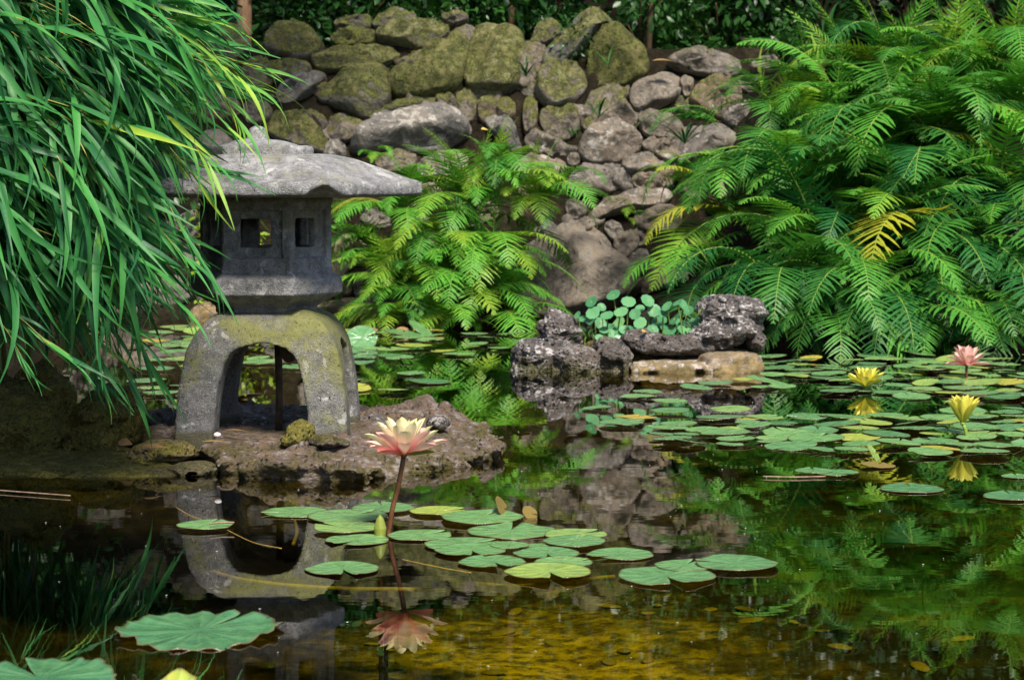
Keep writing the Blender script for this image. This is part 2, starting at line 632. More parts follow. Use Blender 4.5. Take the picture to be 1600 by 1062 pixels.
M['twig'] = simple_mat('floating_twig', (0.42, 0.27, 0.05), (0.55, 0.36, 0.08), 50, 0.6)
M['stick'] = simple_mat('pale_stick', (0.14, 0.09, 0.06), (0.26, 0.18, 0.13), 50, 0.7)
M['deadpad'] = simple_mat('dead_pad', (0.1, 0.075, 0.015), (0.24, 0.17, 0.04), 40, 0.6)
M['dryleaf'] = simple_mat('dry_leaf', (0.16, 0.085, 0.03), (0.3, 0.19, 0.08), 40, 0.75)
M['pale'] = simple_mat('pale_pebble', (0.45, 0.42, 0.42), (0.6, 0.57, 0.56), 40, 0.7)
M['subm'] = simple_mat('sunken_leaf', (0.3, 0.26, 0.02), (0.5, 0.42, 0.04), 30, 0.8)
M['bamboo'] = leaf_mat('bamboo_leaf', (0.012, 0.095, 0.032), (0.055, 0.25, 0.05), (0.3, 0.44, 0.045), 'OBJECT', 0.5, 0.32, 0.35)
M['bamboo_g'] = leaf_mat('bamboo_leaf_mass', (0.012, 0.095, 0.032), (0.055, 0.25, 0.05), (0.3, 0.44, 0.045), 'GEOMETRY', 0.5, 0.32, 0.35)
M['fern'] = leaf_mat('fern_frond', (0.012, 0.1, 0.022), (0.1, 0.33, 0.03), (0.36, 0.36, 0.025), 'OBJECT', 0.5, 0.35, 0.35, (0.26, 0.36, 0.06))
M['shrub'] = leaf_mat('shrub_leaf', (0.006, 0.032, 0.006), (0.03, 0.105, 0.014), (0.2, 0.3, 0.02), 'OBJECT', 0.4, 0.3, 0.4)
M['penny'] = leaf_mat('pennywort_leaf', (0.03, 0.14, 0.055), (0.11, 0.3, 0.13), (0.25, 0.42, 0.1), 'OBJECT', 0.4, 0.25, 0.45)
M['pad'] = pad_mat()
CREAM = [(0.0, (0.75, 0.16, 0.19)), (0.24, (0.8, 0.38, 0.3)), (0.4, (0.82, 0.68, 0.5)), (0.85, (0.82, 0.75, 0.48)), (1.0, (0.55, 0.55, 0.2))]
PINKP = [(0.0, (0.72, 0.12, 0.17)), (0.25, (0.78, 0.28, 0.3)), (0.6, (0.8, 0.55, 0.46)), (1.0, (0.72, 0.36, 0.33))]
M['petal_cream'] = petal_mat('petal_cream', CREAM)
M['petal_pink'] = petal_mat('petal_pink', PINKP)
M['sepal_green'] = petal_mat('sepal_green', [(0, (0.5, 0.15, 0.05)), (0.3, (0.2, 0.15, 0.03)), (1, (0.1, 0.13, 0.02))], 0.1)
M['sepal_pink'] = petal_mat('sepal_pink', [(0, (0.6, 0.08, 0.12)), (0.6, (0.7, 0.2, 0.22)), (1, (0.6, 0.12, 0.1))], 0.15)
M['petal_yellow'] = petal_mat('petal_yellow', [(0, (0.6, 0.52, 0.05)), (0.5, (0.78, 0.7, 0.09)), (1, (0.7, 0.66, 0.12))])
M['sepal_yellow'] = petal_mat('sepal_yellow', [(0, (0.3, 0.3, 0.03)), (0.6, (0.42, 0.42, 0.05)), (1, (0.55, 0.5, 0.06))], 0.15)
M['stamen'] = simple_mat('stamen', (0.8, 0.5, 0.02), (0.85, 0.62, 0.05), 80, 0.5)
# ------------------------------------------------------------------ ground (pond basin, bank, hillside) and water
def yb(x):
    return 8.78 - 1.45 * smooth(0.72, 1.35, x)


def ground_h(x, y):
    d = y - yb(x)
    rt = smooth(0.7, 1.1, x)
    z = -0.34 + 0.34 * smooth(-0.5, 0.0, d) + 1.165 * smooth(0.0, 1.0, d * 1.55) * (1 - rt) + 0.92 * np.clip(d, 0, 1.1) * rt
    z = z + 0.14 * np.clip(d - 1.0, 0, 2.2) + 0.62 * np.clip(d - 3.2, 0, 9)
    # left bank under the bamboo
    e = -1.02 - 0.13 * (y - 4.0) - x
    lb = smooth(0.0, 0.5, e) * 0.62 * smooth(2.9, 3.6, y)
    z = np.maximum(z, -0.34 + lb)
    # shores out of view
    z = np.maximum(z, -0.34 + 1.0 * smooth(3.6, 5.0, x))
    z = np.maximum(z, -0.34 + 0.9 * smooth(1.0, -0.3, y))
    z = np.maximum(z, -0.34 + 1.0 * smooth(-3.6, -5.0, x))
    return z


gx = np.unique(np.concatenate([np.linspace(-60, -5, 14), np.linspace(-5, 5, 130), np.linspace(5, 60, 14)]))
gy = np.unique(np.concatenate([np.linspace(-40, -1, 12), np.linspace(-1, 13, 190), np.linspace(13, 80, 20)]))
X, Y = np.meshgrid(gx, gy, indexing='ij')
Z = ground_h(X, Y)
Pn = np.stack([X * 2.2, Y * 2.2, X * 0], -1)
Z = Z + fbm(Pn, 4) * np.where(Z > 0.3, 0.16, 0.07)
Z[:, gy < 0.9] = np.maximum(Z[:, gy < 0.9], -0.4)
gv = np.stack([X, Y, Z], -1).reshape(-1, 3)
nyg = len(gy)
ii, jj = np.meshgrid(np.arange(len(gx) - 1), np.arange(nyg - 1), indexing='ij')
a_ = (ii * nyg + jj).ravel()
gf = np.stack([a_, a_ + nyg, a_ + nyg + 1, a_ + 1], 1)
g = obj('ground', mesh_np('ground', gv, gf, M['ground']), kind='structure', label='dark soil bank and golden silt pond bed with a painted sunlit patch')

wv = [(-5, -0.4, 0), (5, -0.4, 0), (5, 9.2, 0), (-5, 9.2, 0)]
w = obj('water', mesh_np('water', wv, [(0, 1, 2, 3)], M['water'], False), kind='structure', label='still dark pond water with mirror reflections')

# ------------------------------------------------------------------ stone wall
WY, WS = 8.6, 0.45
vdir = np.array([0, WS, 1.0]) / math.hypot(WS, 1)
ndir = np.array([0, -1.0, WS]) / math.hypot(WS, 1)
W0 = np.array([0, WY, 0.0])


def wall_uv(px, py):
    d = ray(px, py)
    t = (WY + WS * CAMH) / (d[1] - WS * d[2])
    p = np.array([0, 0, CAMH]) + d * t
    return p[0], np.dot(p - W0, vdir)


def wall_pt(u, v, h):
    return W0 + np.array([1.0, 0, 0]) * u + vdir * v + ndir * h


wu = np.linspace(-4, 1.7, 150)
wvv = np.linspace(-0.5, 1.33, 50)
U, V = np.meshgrid(wu, wvv, indexing='ij')
Hh = fbm(np.stack([U * 6, V * 6, U * 0], -1), 4) * 0.09 - 0.03
mv = (W0 + U[..., None] * np.array([1.0, 0, 0]) + V[..., None] * vdir + Hh[..., None] * ndir).reshape(-1, 3)
ii, jj = np.meshgrid(np.arange(149), np.arange(49), indexing='ij')
a_ = (ii * 50 + jj).ravel()
wall = thing('stone_wall', 'dry-laid wall of mossy rounded boulders rising behind the pond', 'wall',
             me=mesh_np('stone_wall', mv, np.stack([a_, a_ + 50, a_ + 51, a_ + 1], 1), M['mortar']))

SA = 440 / 1558
SCc = 440 / 1016
SD = 420 / 1174
# (crop, tint, moss, lichen, protrusion factor, outline)
ST_ = [
    ('A', .3, .62, .2, 1, [(100, 250), (230, 120), (330, 150), (430, 210), (420, 270), (350, 320), (200, 290)]),
    ('A', .3, .95, .2, 1, [(480, 200), (600, 148), (740, 170), (730, 230), (600, 250), (510, 235)]),
    ('A', .3, .65, .8, 1, [(730, 210), (800, 140), (980, 95), (1130, 150), (1120, 190), (1000, 255), (900, 245)]),
    ('A', .3, .7, .5, 1.1, [(370, 320), (450, 260), (700, 245), (830, 280), (820, 330), (650, 360), (440, 370)]),
    ('A', .3, .66, .4, 1, [(380, 520), (600, 400), (720, 345), (800, 390), (800, 560), (680, 650), (560, 580)]),
    ('A', .3, .95, .3, 1.1, [(790, 430), (1000, 270), (1150, 170), (1240, 210), (1230, 300), (1190, 480), (900, 530)]),
    ('A', .5, .68, .7, 1, [(1260, 210), (1330, 130), (1500, 150), (1550, 210), (1540, 330), (1520, 480), (1350, 500), (1230, 420)]),
    ('A', .2, .5, .1, .8, [(710, 110), (800, 40), (960, 60), (900, 130), (740, 145)]),
    ('A', .2, .55, .1, .8, [(480, 130), (600, 80), (710, 85), (700, 150), (590, 145)]),
    ('A', .2, .5, .1, .8, [(90, 380), (220, 330), (370, 340), (360, 400), (200, 450)]),
    ('A', .2, .2, .5, 1, [(170, 480), (300, 420), (430, 400), (450, 430), (330, 530), (240, 560)]),
    ('A', .5, .55, .3, 1, [(110, 640), (220, 600), (380, 680), (450, 760), (430, 850), (250, 800), (130, 720)]),
    ('A', .5, .35, .1, 1, [(460, 680), (540, 615), (680, 690), (570, 780), (480, 760)]),
    ('A', .2, .05, .8, 1.2, [(430, 830), (500, 765), (560, 790), (560, 880), (430, 890)]),
    ('A', .15, .02, .9, 1.7, [(610, 800), (680, 700), (830, 600), (990, 570), (1120, 600), (1260, 720), (1150, 780), (980, 840), (850, 810), (650, 835)]),
    ('A', .6, .3, .5, 1.1, [(740, 870), (900, 830), (960, 860), (900, 950), (760, 940)]),
    ('A', .6, .1, .8, 1.1, [(960, 880), (1150, 850), (1240, 880), (1200, 960), (980, 980)]),
    ('A', .4, .5, .3, .8, [(1060, 540), (1120, 500), (1180, 560), (1200, 640), (1130, 600)]),
    ('A', .5, .45, .3, .9, [(1170, 520), (1230, 480), (1290, 520), (1280, 640), (1220, 670)]),
    ('A', .9, .5, .4, .9, [(1300, 540), (1480, 530), (1500, 640), (1400, 680), (1310, 660)]),
    ('A', .2, .03, .9, 1.4, [(1330, 670), (1400, 635), (1480, 680), (1540, 820), (1500, 860), (1420, 760)]),
    ('A', .5, .4, .3, .9, [(250, 600), (420, 620), (470, 680), (420, 720), (330, 640)]),
    ('A', .4, .3, .2, .9, [(0, 560), (120, 560), (170, 620), (100, 680), (0, 660)]),
    ('A', .3, .7, .3, .9, [(700, 640), (860, 560), (1010, 540), (960, 590), (800, 650)]),
    ('A', .3, .5, .1, .7, [(1100, 60), (1240, 70), (1230, 110), (1110, 120)]),
    ('B', .3, .55, .2, .9, [(170, 240), (200, 150), (270, 95), (330, 140), (320, 190), (230, 230)]),
    ('B', .1, .5, .5, 1, [(240, 330), (330, 210), (440, 110), (560, 60), (660, 150), (520, 170), (480, 260), (330, 340)]),
    ('B', .5, 1.05, .1, 1.1, [(490, 300), (560, 165), (660, 190), (760, 250), (830, 350), (740, 440), (600, 450), (510, 460)]),
    ('B', .5, .5, .8, 1.2, [(210, 480), (250, 370), (380, 320), (490, 460), (420, 550), (310, 585), (230, 540)]),
    ('B', .6, .33, .6, 1, [(460, 600), (520, 510), (590, 470), (680, 540), (760, 690), (700, 740), (500, 720), (460, 690)]),
    ('B', .6, .45, .5, 1, [(225, 610), (350, 575), (430, 590), (445, 720), (330, 770), (250, 710)]),
    ('B', .55, .12, .7, 1.1, [(730, 490), (860, 400), (980, 410), (1005, 500), (930, 560), (780, 610), (740, 560)]),
    ('B', .45, .25, .4, 1.1, [(930, 350), (1010, 285), (1240, 280), (1340, 350), (1290, 410), (1100, 390)]),
    ('B', 1.0, .3, .3, 1.1, [(1050, 540), (1120, 450), (1230, 420), (1310, 450), (1340, 560), (1230, 640), (1120, 590)]),
    ('B', .3, 0, 1.2, 1.5, [(1230, 640), (1300, 580), (1420, 555), (1470, 610), (1450, 680), (1330, 690)]),
    ('B', .3, .05, .9, 1.4, [(990, 860), (1030, 750), (1200, 670), (1250, 690), (1330, 800), (1220, 830), (1050, 900)]),
    ('B', .6, 0, 1.0, 1.6, [(440, 860), (480, 760), (560, 680), (660, 665), (790, 740), (780, 800), (700, 860), (570, 905)]),
    ('B', .5, .25, 1.1, 1.4, [(140, 770), (200, 720), (320, 770), (450, 810), (440, 830), (330, 850), (200, 830)]),
    ('B', .7, .05, .8, 1.1, [(790, 790), (840, 755), (930, 790), (1000, 850), (940, 880), (850, 850)]),
    ('B', .5, .0, .5, 1, [(680, 900), (740, 850), (850, 840), (910, 890), (880, 930), (740, 970)]),
    ('B', .8, .0, .8, 1.2, [(90, 930), (160, 870), (300, 860), (370, 900), (330, 970), (180, 1000)]),
    ('B', .6, .5, .3, .8, [(130, 560), (200, 510), (215, 680), (140, 750)]),
    ('B', .5, .1, .6, 1, [(1400, 350), (1480, 310), (1600, 320), (1650, 370), (1420, 390)]),
    ('B', .5, .3, .2, .7, [(110, 290), (200, 330), (190, 460), (90, 480)]),
    ('B', .6, .1, .4, .7, [(1000, 420), (1060, 430), (1080, 470), (1040, 540), (1010, 500)]),
    ('B', .5, .2, .3, .6, [(770, 640), (900, 620), (1000, 660), (1020, 740), (880, 750), (800, 730)]),
    ('B', .4, .1, .3, .7, [(1290, 430), (1400, 410), (1500, 430), (1480, 520), (1340, 500)]),
    ('B', .6, .0, .5, .8, [(370, 870), (430, 850), (450, 900), (400, 930)]),
    ('C', .35, .05, .6, 1.1, [(245, 90), (300, 50), (360, 50), (440, 100), (400, 130), (320, 155), (250, 130)]),
    ('C', .6, .03, .8, 1.6, [(325, 220), (380, 165), (480, 130), (600, 125), (620, 150), (570, 195), (420, 210), (350, 240)]),
    ('C', .5, .0, .4, 1.1, [(105, 350), (200, 290), (310, 250), (360, 280), (420, 380), (490, 450), (490, 500), (330, 560), (180, 575), (130, 460)]),
    ('C', .6, .25, .5, 1, [(410, 320), (450, 285), (500, 280), (500, 340), (440, 380)]),
    ('C', .8, .05, .4, 1, [(510, 450), (600, 400), (700, 390), (690, 440), (560, 490), (510, 500)]),
    ('C', .9, .0, .3, 1, [(445, 30), (520, 10), (580, 30), (540, 75), (460, 65)]),
    ('C', .7, .1, .3, .8, [(480, 80), (580, 70), (640, 100), (600, 120), (490, 120)]),
    ('C', .4, .1, .3, .9, [(40, 390), (100, 350), (130, 440), (90, 470), (50, 450)]),
    ('C', .4, .1, .3, .9, [(240, 160), (320, 180), (300, 230), (250, 230)]),
    ('C', .5, .1, .3, .9, [(20, 470), (130, 460), (170, 560), (60, 590)]),
    ('C', .4, .1, .3, .8, [(370, 250), (430, 235), (450, 280), (410, 310)]),
    ('C', .6, .1, .3, .9, [(500, 200), (640, 190), (660, 260), (560, 280), (490, 250)]),
    ('D', .9, .1, .5, 1, [(60, 560), (120, 520), (165, 560), (150, 650), (70, 700)]),
    ('D', .7, .1, .5, .9, [(60, 720), (130, 690), (140, 780), (60, 790)]),
    ('D', .5, .0, .6, .9, [(190, 680), (280, 650), (290, 740), (220, 770)]),
    ('D', .5, .1, .6, .9, [(150, 690), (190, 720), (190, 790), (145, 780)]),
]
GOLD = [('D', .9, .05, .4, 2.4, [(-260, 830), (-40, 815), (110, 800), (215, 795), (262, 850), (215, 915), (0, 915), (-240, 920)]),
        ('D', .8, .2, .3, 1.5, [(-560, 840), (-380, 800), (-270, 830), (-270, 900), (-420, 930), (-560, 920)])]
ORG = {'A': (380, 0, SA), 'B': (780, 0, SA), 'C': (780, 240, SCc), 'D': (500, 180, SD)}


def chaikin(p, n=2):
    for _ in range(n):
        q = np.roll(p, -1, 0)
        p = np.stack([0.75 * p + 0.25 * q, 0.25 * p + 0.75 * q], 1).reshape(-1, 2)
    return p


def wall_stone(uv, prot, tint, moss, lichen, mat, seed, base=0.0):
    r = np.random.default_rng(seed)
    p = chaikin(np.array(uv, float), 2)
    q = np.vstack([p, p[:1]])
    s = np.concatenate([[0], np.cumsum(np.linalg.norm(np.diff(q, axis=0), axis=1))])
    n = 40
    ts = np.linspace(0, s[-1], n, endpoint=False)
    o = np.stack([np.interp(ts, s, q[:, 0]), np.interp(ts, s, q[:, 1])], 1)
    c = o.mean(0)
    ext = o.max(0) - o.min(0)
    H = prot * 0.42 * min(ext) + 0.02
    rings = [0.0, .2, .38, .54, .68, .79, .88, .95, 1.0, 1.0, 0.97]
    v = []
    planes = [(r.uniform(0.55, 0.95), r.normal(0, 1.0, 2)) for _ in range(6)]
    for k, t in enumerate(rings):
        pts = c + (o - c) * t
        if k < 9:
            h = H * (1 - t ** 3.6) ** 0.5
            loc = (pts - c) / (ext / 2)
            hh = np.full(n, h)
            for a0, g0 in planes:
                hh = np.minimum(hh, H * (a0 + loc @ g0 * 0.6))
            hh = np.maximum(hh, 0.12 * h)
        else:
            hh = np.full(n, -0.05 if k == 9 else -0.14)
        v.append(np.stack([pts[:, 0], pts[:, 1], hh + base], 1))
    v = np.array(v)
    rr = v.reshape(-1, 3)
    nz = fbm(rr * 9 + seed * 3.1, 4)
    nz2 = fbm(rr * 9 + seed * 5.7 + 31, 3)
    nz3 = fbm(rr * 34 + seed, 3, True)
    rad = rr[:, :2] - c
    rr2 = rr.copy()
    rr2[:, 2] += nz * 0.11 * (min(ext) / 0.2) ** 0.5 + nz3 * 0.045
    rr2[:, :2] += rad * (nz2 * 0.28)[:, None]
    w3 = W0 + rr2[:, :1] * np.array([1.0, 0, 0]) + rr2[:, 1:2] * vdir + rr2[:, 2:3] * ndir
    w3 = w3[n - 1:]                       # the innermost ring is one point
    f = [(0, 1 + k, 1 + (k + 1) % n) for k in range(n)]
    f = [(a, b, c2) for a, b, c2 in f]
    for ring in range(len(rings) - 2):
        b0 = 1 + ring * n
        for k in range(n):
            k2 = (k + 1) % n
            f.append((b0 + k, b0 + n + k, b0 + n + k2, b0 + k2))
    ctr = w3.mean(0)
    me = mesh_np('stone', w3 - ctr, f, mat)
    return obj('stone', me, wall, loc=ctr, tint=tint, moss=moss, lichen=lichen)


traced = []
ST_ = [(c_, t_, m_ if m_ > .9 else m_ * .88, l_, p_, q_) for c_, t_, m_, l_, p_, q_ in ST_]
for i, (cr, ti, mo, li, pr, poly) in enumerate(ST_ + GOLD):
    ox, oy, s = ORG[cr]
    pp = [(ox + x * s, oy + y * s) for x, y in poly]
    traced.append(pp)
    uv = [wall_uv(*q) for q in pp]
    cu = np.mean(uv, 0)
    uv = [tuple(cu + (np.array(q) - cu) * 1.15) for q in uv]
    wall_stone(uv, pr, ti, mo, li, M['warm_ledge'] if i >= len(ST_) else M['wall_stone'], i + 1)
# smaller and half hidden stones between and beside them
k = 0
tries = 0
placed = []
while k < 95 and tries < 4000:
    tries += 1
    px, py = rng.uniform(120, 1290), rng.uniform(40, 505)
    if px > 1000 and py < 80:
        continue
    if any(inpoly(px, py, q) for q in traced):
        continue
    sz = rng.uniform(22, 44) if px > 400 else rng.uniform(32, 60)
    if any(math.hypot(px - a, (py - b)) < (sz + c) * 0.62 for a, b, c in placed):
        continue
    placed.append((px, py, sz))
    a0 = rng.uniform(0, 6.28)
    asp = rng.uniform(0.6, 1.0)
    pp = []
    for j in range(7):
        a = a0 + j * 2 * math.pi / 7 + rng.uniform(-.25, .25)
        rr_ = sz * rng.uniform(0.75, 1.1)
        pp.append((px + rr_ * math.cos(a), py + rr_ * asp * math.sin(a)))
    mo = 0.4 if py < 170 else 0.12
    wall_stone([wall_uv(*q) for q in pp], 0.7, float(rng.uniform(.2, .9)), mo * float(rng.uniform(.6, 1.2)), float(rng.uniform(.1, .6)),
               M['wall_stone'], 200 + k, -0.03)
    k += 1

# ------------------------------------------------------------------ stone lantern
LD = 4.37
LC = at(418, 700, LD)
LX = LC[0]
SLABZ = 0.045


def hexr(P, ang):
    """largest projection on six face normals; vertices at ang + 60k degrees measured from the viewer side"""
    m = None
    for k in range(6):
        a = R(ang + 30 + 60 * k)
        n = (math.sin(a), -math.cos(a))
        d = P[..., 0] * n[0] + P[..., 1] * n[1]
        m = d if m is None else np.maximum(m, d)
    return m


def smin(a, b, k):
    h = np.clip(0.5 + 0.5 * (b - a) / k, 0, 1)
    return b * (1 - h) + a * h - k * h * (1 - h)


def smax(a, b, k):
    return -smin(-a, -b, k)


HA = 28.0
lan = thing('stone_lantern', 'weathered grey granite garden lantern on arched legs standing on the flat rock', 'lantern', loc=(LX, LD, 0))


def lpart(name, fn, lo, hi, cell, mat, parent=None, rot=0.0, loc=(0, 0, 0)):
    v, f = nets(fn, lo, hi, cell)
    return obj(name, mesh_np(name, v, f, mat), parent or lan, loc=loc, rot=(0, 0, rot))


# legs: two crossing arches under a dome
def base_sdf(P):
    x, y, z = P[..., 0], P[..., 1], P[..., 2]
    zz = z + 0.0

    def hw(z):
        return np.interp(z, [0.0, 0.08, 0.14, 0.19, 0.225, 0.25, 0.266, 0.28], [.181, .176, .169, .159, .144, .124, .102, .08]).astype(np.float32)
    w_ = hw(zz)
    k = 0.018
    d = smax(np.abs(x) - w_, np.abs(y) - w_, 0.012)
    d = d * 0.85
    top = zz - 0.273 + 0.10 * (x * x + y * y)
    d = smax(d, top, 0.02)

    def op(z):
        return np.interp(z, [0.0, 0.06, 0.12, 0.16, 0.185, 0.197, 0.203, 0.215], [.102, .097, .089, .079, .066, .048, .02, -.03]).astype(np.float32)
    o_ = op(zz)
    tun = smin(np.abs(x) - o_, np.abs(y) - o_, 0.004) * 0.8
    d = smax(d, -tun, 0.006)
    d = np.maximum(d, -zz - 0.03)
    d = d + fbm(P * 16, 3) * 0.007 + fbm(P * 70 + 3, 2) * 0.003
    return d


BROT = R(-0.3)
lpart('base', base_sdf, (-.2, -.2, -.04), (.2, .2, .31), 0.0042, M['lantern_mossy'], rot=BROT, loc=(0.0095, 0, SLABZ - 0.005))


def collar_sdf(P):
    z = P[..., 2]
    h = hexr(P, HA)
    ap = np.interp(z, [.300, .315, .322, .343, .347, .376, .380, .392], [.094, .094, .102, .139, .144, .144, .141, .126]).astype(np.float32)
    d = (h - ap) * 0.8
    d = smax(d, z - .393, 0.003)
    d = smax(d, .302 - z, 0.004)
    return d + fbm(P * 22, 3) * 0.004 + fbm(P * 90, 2) * 0.0022


lpart('collar', collar_sdf, (-.17, -.17, .295), (.17, .17, .40), 0.003, M['lantern'])


def fire_sdf(P):
    z = P[..., 2]
    h = hexr(P, HA)
    ap = np.interp(z, [.38, .39, .405, .535, .54, .556], [.1265, .1265, .1235, .1235, .1265, .1265]).astype(np.float32)
    d = smax(h - ap, np.abs(z - .466) - .088, 0.003)
    ins = np.maximum(hexr(P, HA) - .092, np.abs(z - .468) - .066)
    d = np.maximum(d, -ins)
    for k in range(6):
        a = R(HA + 30 + 60 * k)
        n = (math.sin(a), -math.cos(a))
        t = (math.cos(a), math.sin(a))
        dn = P[..., 0] * n[0] + P[..., 1] * n[1]
        dt = P[..., 0] * t[0] + P[..., 1] * t[1]
        zc = z - .474
        rec = np.maximum(np.maximum(np.abs(dt) - .055, np.abs(zc) - .051), np.abs(dn - .13) - .018)
        hole = np.maximum(np.maximum(np.abs(dt + .004) - .034, np.abs(zc - .002) - .031), np.abs(dn - .11) - .05)
        d = smax(d, -rec, 0.0015)
        d = smax(d, -hole, 0.003)
    return d + fbm(P * 26, 3) * 0.003 + fbm(P * 95, 2) * 0.0018


lpart('firebox', fire_sdf, (-.155, -.155, .375), (.155, .155, .56), 0.0027, M['lantern'])

RA = 0.294


def roof_sdf(P):
    x, y, z = P[..., 0], P[..., 1], P[..., 2]
    h = hexr(P, HA)
    rr_ = np.sqrt(x * x + y * y) + 1e-6
    t = np.clip(h / RA, 0, 1.2)
    cor = np.clip((rr_ / np.maximum(h, 1e-4) - 1) / .1547, 0, 1)
    top = np.interp(t, [0, .3, .45, .57, .736, .857, .96, 1.0, 1.2], [.643, .643, .640, .632, .611, .594, .582, .578, .56]).astype(np.float32)
    top = top + 0.006 * cor * t ** 3
    bot = np.interp(t, [0, .5, .9, 1.0], [.552, .552, .553, .554]).astype(np.float32) + 0.004 * cor * t ** 4
    d = smax((z - top) * 0.95, bot - z, 0.006)
    d = smax(d, h - RA, 0.008)
    # broken front corner
    a = R(HA)
    cx, cy = math.sin(a) * .342, -math.cos(a) * .342
    q = np.sqrt(((x - cx) / 1.1) ** 2 + ((y - cy) / 1.2) ** 2) * 0.5 + np.abs(z - .548) * 1.0 - .029 + fbm(P * 30, 3) * .014
    d = np.maximum(d, -q)
    return d + fbm(P * 12, 4) * 0.006 + fbm(P * 75, 2) * 0.0035


roof = lpart('roof', roof_sdf, (-.355, -.355, .54), (.355, .355, .665), 0.0042, M['lantern'])


def cap_sdf(P):
    x, y, z = P[..., 0], P[..., 1], P[..., 2]
    h = hexr(P, HA) * 0.4 + 0.6 * np.sqrt(x * x + y * y)
    d = smax(h - .112, z - .6615, 0.009)
    dome = smax((h - np.interp(z, [.655, .664, .672, .68], [.088, .078, .055, .02]).astype(np.float32)) * .5, z - .675, 0.006)
    d = smin(d, dome, 0.003)
    d = np.maximum(d, .632 - z)
    return d + fbm(P * 20, 3) * 0.004 + fbm(P * 80, 2) * 0.0025


cap = lpart('roof_cap', cap_sdf, (-.13, -.13, .63), (.13, .13, .69), 0.0036, M['lantern'], roof, loc=(-.012, 0, 0))


def fin_sdf(P):
    r_ = np.sqrt(P[..., 0] ** 2 + P[..., 1] ** 2)
    z = P[..., 2]
    ap = np.interp(z, [.665, .675, .685, .697, .705], [.03, .026, .021, .018, .008]).astype(np.float32)
    d = smax((r_ - ap) * 0.8, z - .703, 0.006)
    return d + fbm(P * 40, 3) * 0.005


lpart('finial', fin_sdf, (-.04, -.04, .66), (.04, .04, .71), 0.0025, M['lantern'], roof, loc=(-.014, 0, 0))
rp = at(433, 672, LD)
v, f = tube([(rp[0] - LX, 0.03, 0.02), (rp[0] - LX + .002, 0.03, 0.12), (rp[0] - LX, 0.03, 0.26)], [.0085, .008, .0085], 10)
obj('conduit_rod', mesh_np('conduit_rod', v, f, M['rust']), lan)
v, f = nets(lambda P: np.sqrt(((P[..., 0]) / 1.0) ** 2 + P[..., 1] ** 2 + (P[..., 2] / 1.3) ** 2) - .02 + fbm(P * 60, 2) * .008, (-.03, -.03, -.04), (.03, .03, .04), .004)
obj('lamp_fitting', mesh_np('lamp_fitting', v, f, M['rust']), lan, loc=(.05, -0.02, .222))

# ------------------------------------------------------------------ rocks in the water
def ell(P, c, r, pw=2.0):
    r = np.asarray(r, np.float32)
    q = np.abs(P - np.asarray(c, np.float32)) / r
    n = (q ** pw).sum(-1) ** (1 / pw)
    return (n - 1) * r.min() * np.clip(0.6 + 0.4 * n, .6, 3)


def rock(name, label, cat, blobs, mat, cell=0.009, amp=0.03, fr=9, rid=0.5, k=0.03, seed=0, tint=.4, moss=.1, lichen=.6, group=None, flat=None, pw=2.0):
    """blobs: (centre xyz, radii)"""
    bl = [(np.asarray(c, float), np.asarray(r_, float)) for c, r_ in blobs]
    lo = np.min([c - r_ for c, r_ in bl], 0) - amp
    hi = np.max([c + r_ for c, r_ in bl], 0) + amp

    def fn(P):
        d = None
        for c, r_ in bl:
            e = ell(P, c, r_, pw)
            d = e if d is None else smin(d, e, k)
        n = fbm(P * fr + seed * 1.7, 4) * (1 - rid) * 2 + fbm(P * fr * 0.9 * np.array([1, 1, 1.7]) + seed * 2.9, 4, True) * -rid * 2.6
        d = d + n * amp + fbm(P * fr * 3 + seed, 3, True) * -amp * rid * .9 + np.clip(vnoise(P * fr * 2.6 + seed) - 0.6, 0, 1) * amp * 2.2
        if flat is not None:
            d = smax(d, P[..., 2] - flat - fbm(P * 7 + seed, 4) * 0.05, 0.01)
        return d
    v, f = nets(fn, lo, hi, cell)
    base = np.array([(lo[0] + hi[0]) / 2, (lo[1] + hi[1]) / 2, lo[2]])
    return thing(name, label, cat, loc=base, group=group, me=mesh_np(name, v - base, f, mat), tint=tint, moss=moss, lichen=lichen)


def pb(px, py, rx, ry, d, rd):
    """blob from the photograph: pixel centre and radii at depth d, depth radius rd in metres"""
    s = d / FPX
    return at(px, py, d), (rx * s, rd, ry * s)


ID = 6.42
rock('limestone_rock', 'jagged dark limestone peak at the left end of the small rock island', 'rock',
     [pb(878, 515, 36, 28, ID + .1, .09), pb(872, 494, 16, 16, ID + .08, .05), pb(905, 522, 22, 18, ID + .1, .07)], M['karst'], .0062, .022, 16, .7, .02, 2, .3, .0, 1.0)
rock('limestone_rock', 'low white-crusted rock at the left waterline of the small island', 'rock',
     [pb(835, 562, 34, 34, ID - .1, .1), pb(862, 546, 44, 16, ID - .06, .09), pb(825, 580, 24, 30, ID - .08, .08)], M['karst'], .0062, .022, 14, .65, .025, 5, .25, .0, 1.3)
rock('limestone_rock', 'rounded arch-banded rock in the left front of the small island', 'rock',
     [pb(898, 566, 40, 28, ID - .15, .09), pb(900, 590, 42, 26, ID - .13, .1)], M['karst'], .0062, .016, 14, .5, .02, 9, .5, .05, .7)
rock('limestone_rock', 'dark knobbly rock at the middle front of the small island', 'rock',
     [pb(958, 560, 32, 26, ID - .1, .1), pb(962, 585, 34, 26, ID - .1, .1), pb(950, 543, 24, 14, ID - .02, .08)], M['karst'], .0062, .024, 15, .7, .02, 12, .4, .1, .6)
rock('limestone_rock', 'overhanging grey ledge rock across the middle of the small island', 'rock',
     [pb(1000, 530, 36, 17, ID - .06, .08), pb(1045, 540, 50, 14, ID - .05, .1), pb(1092, 538, 30, 16, ID - .04, .09)], M['karst'], .0062, .018, 13, .6, .02, 15, .35, .02, .6)
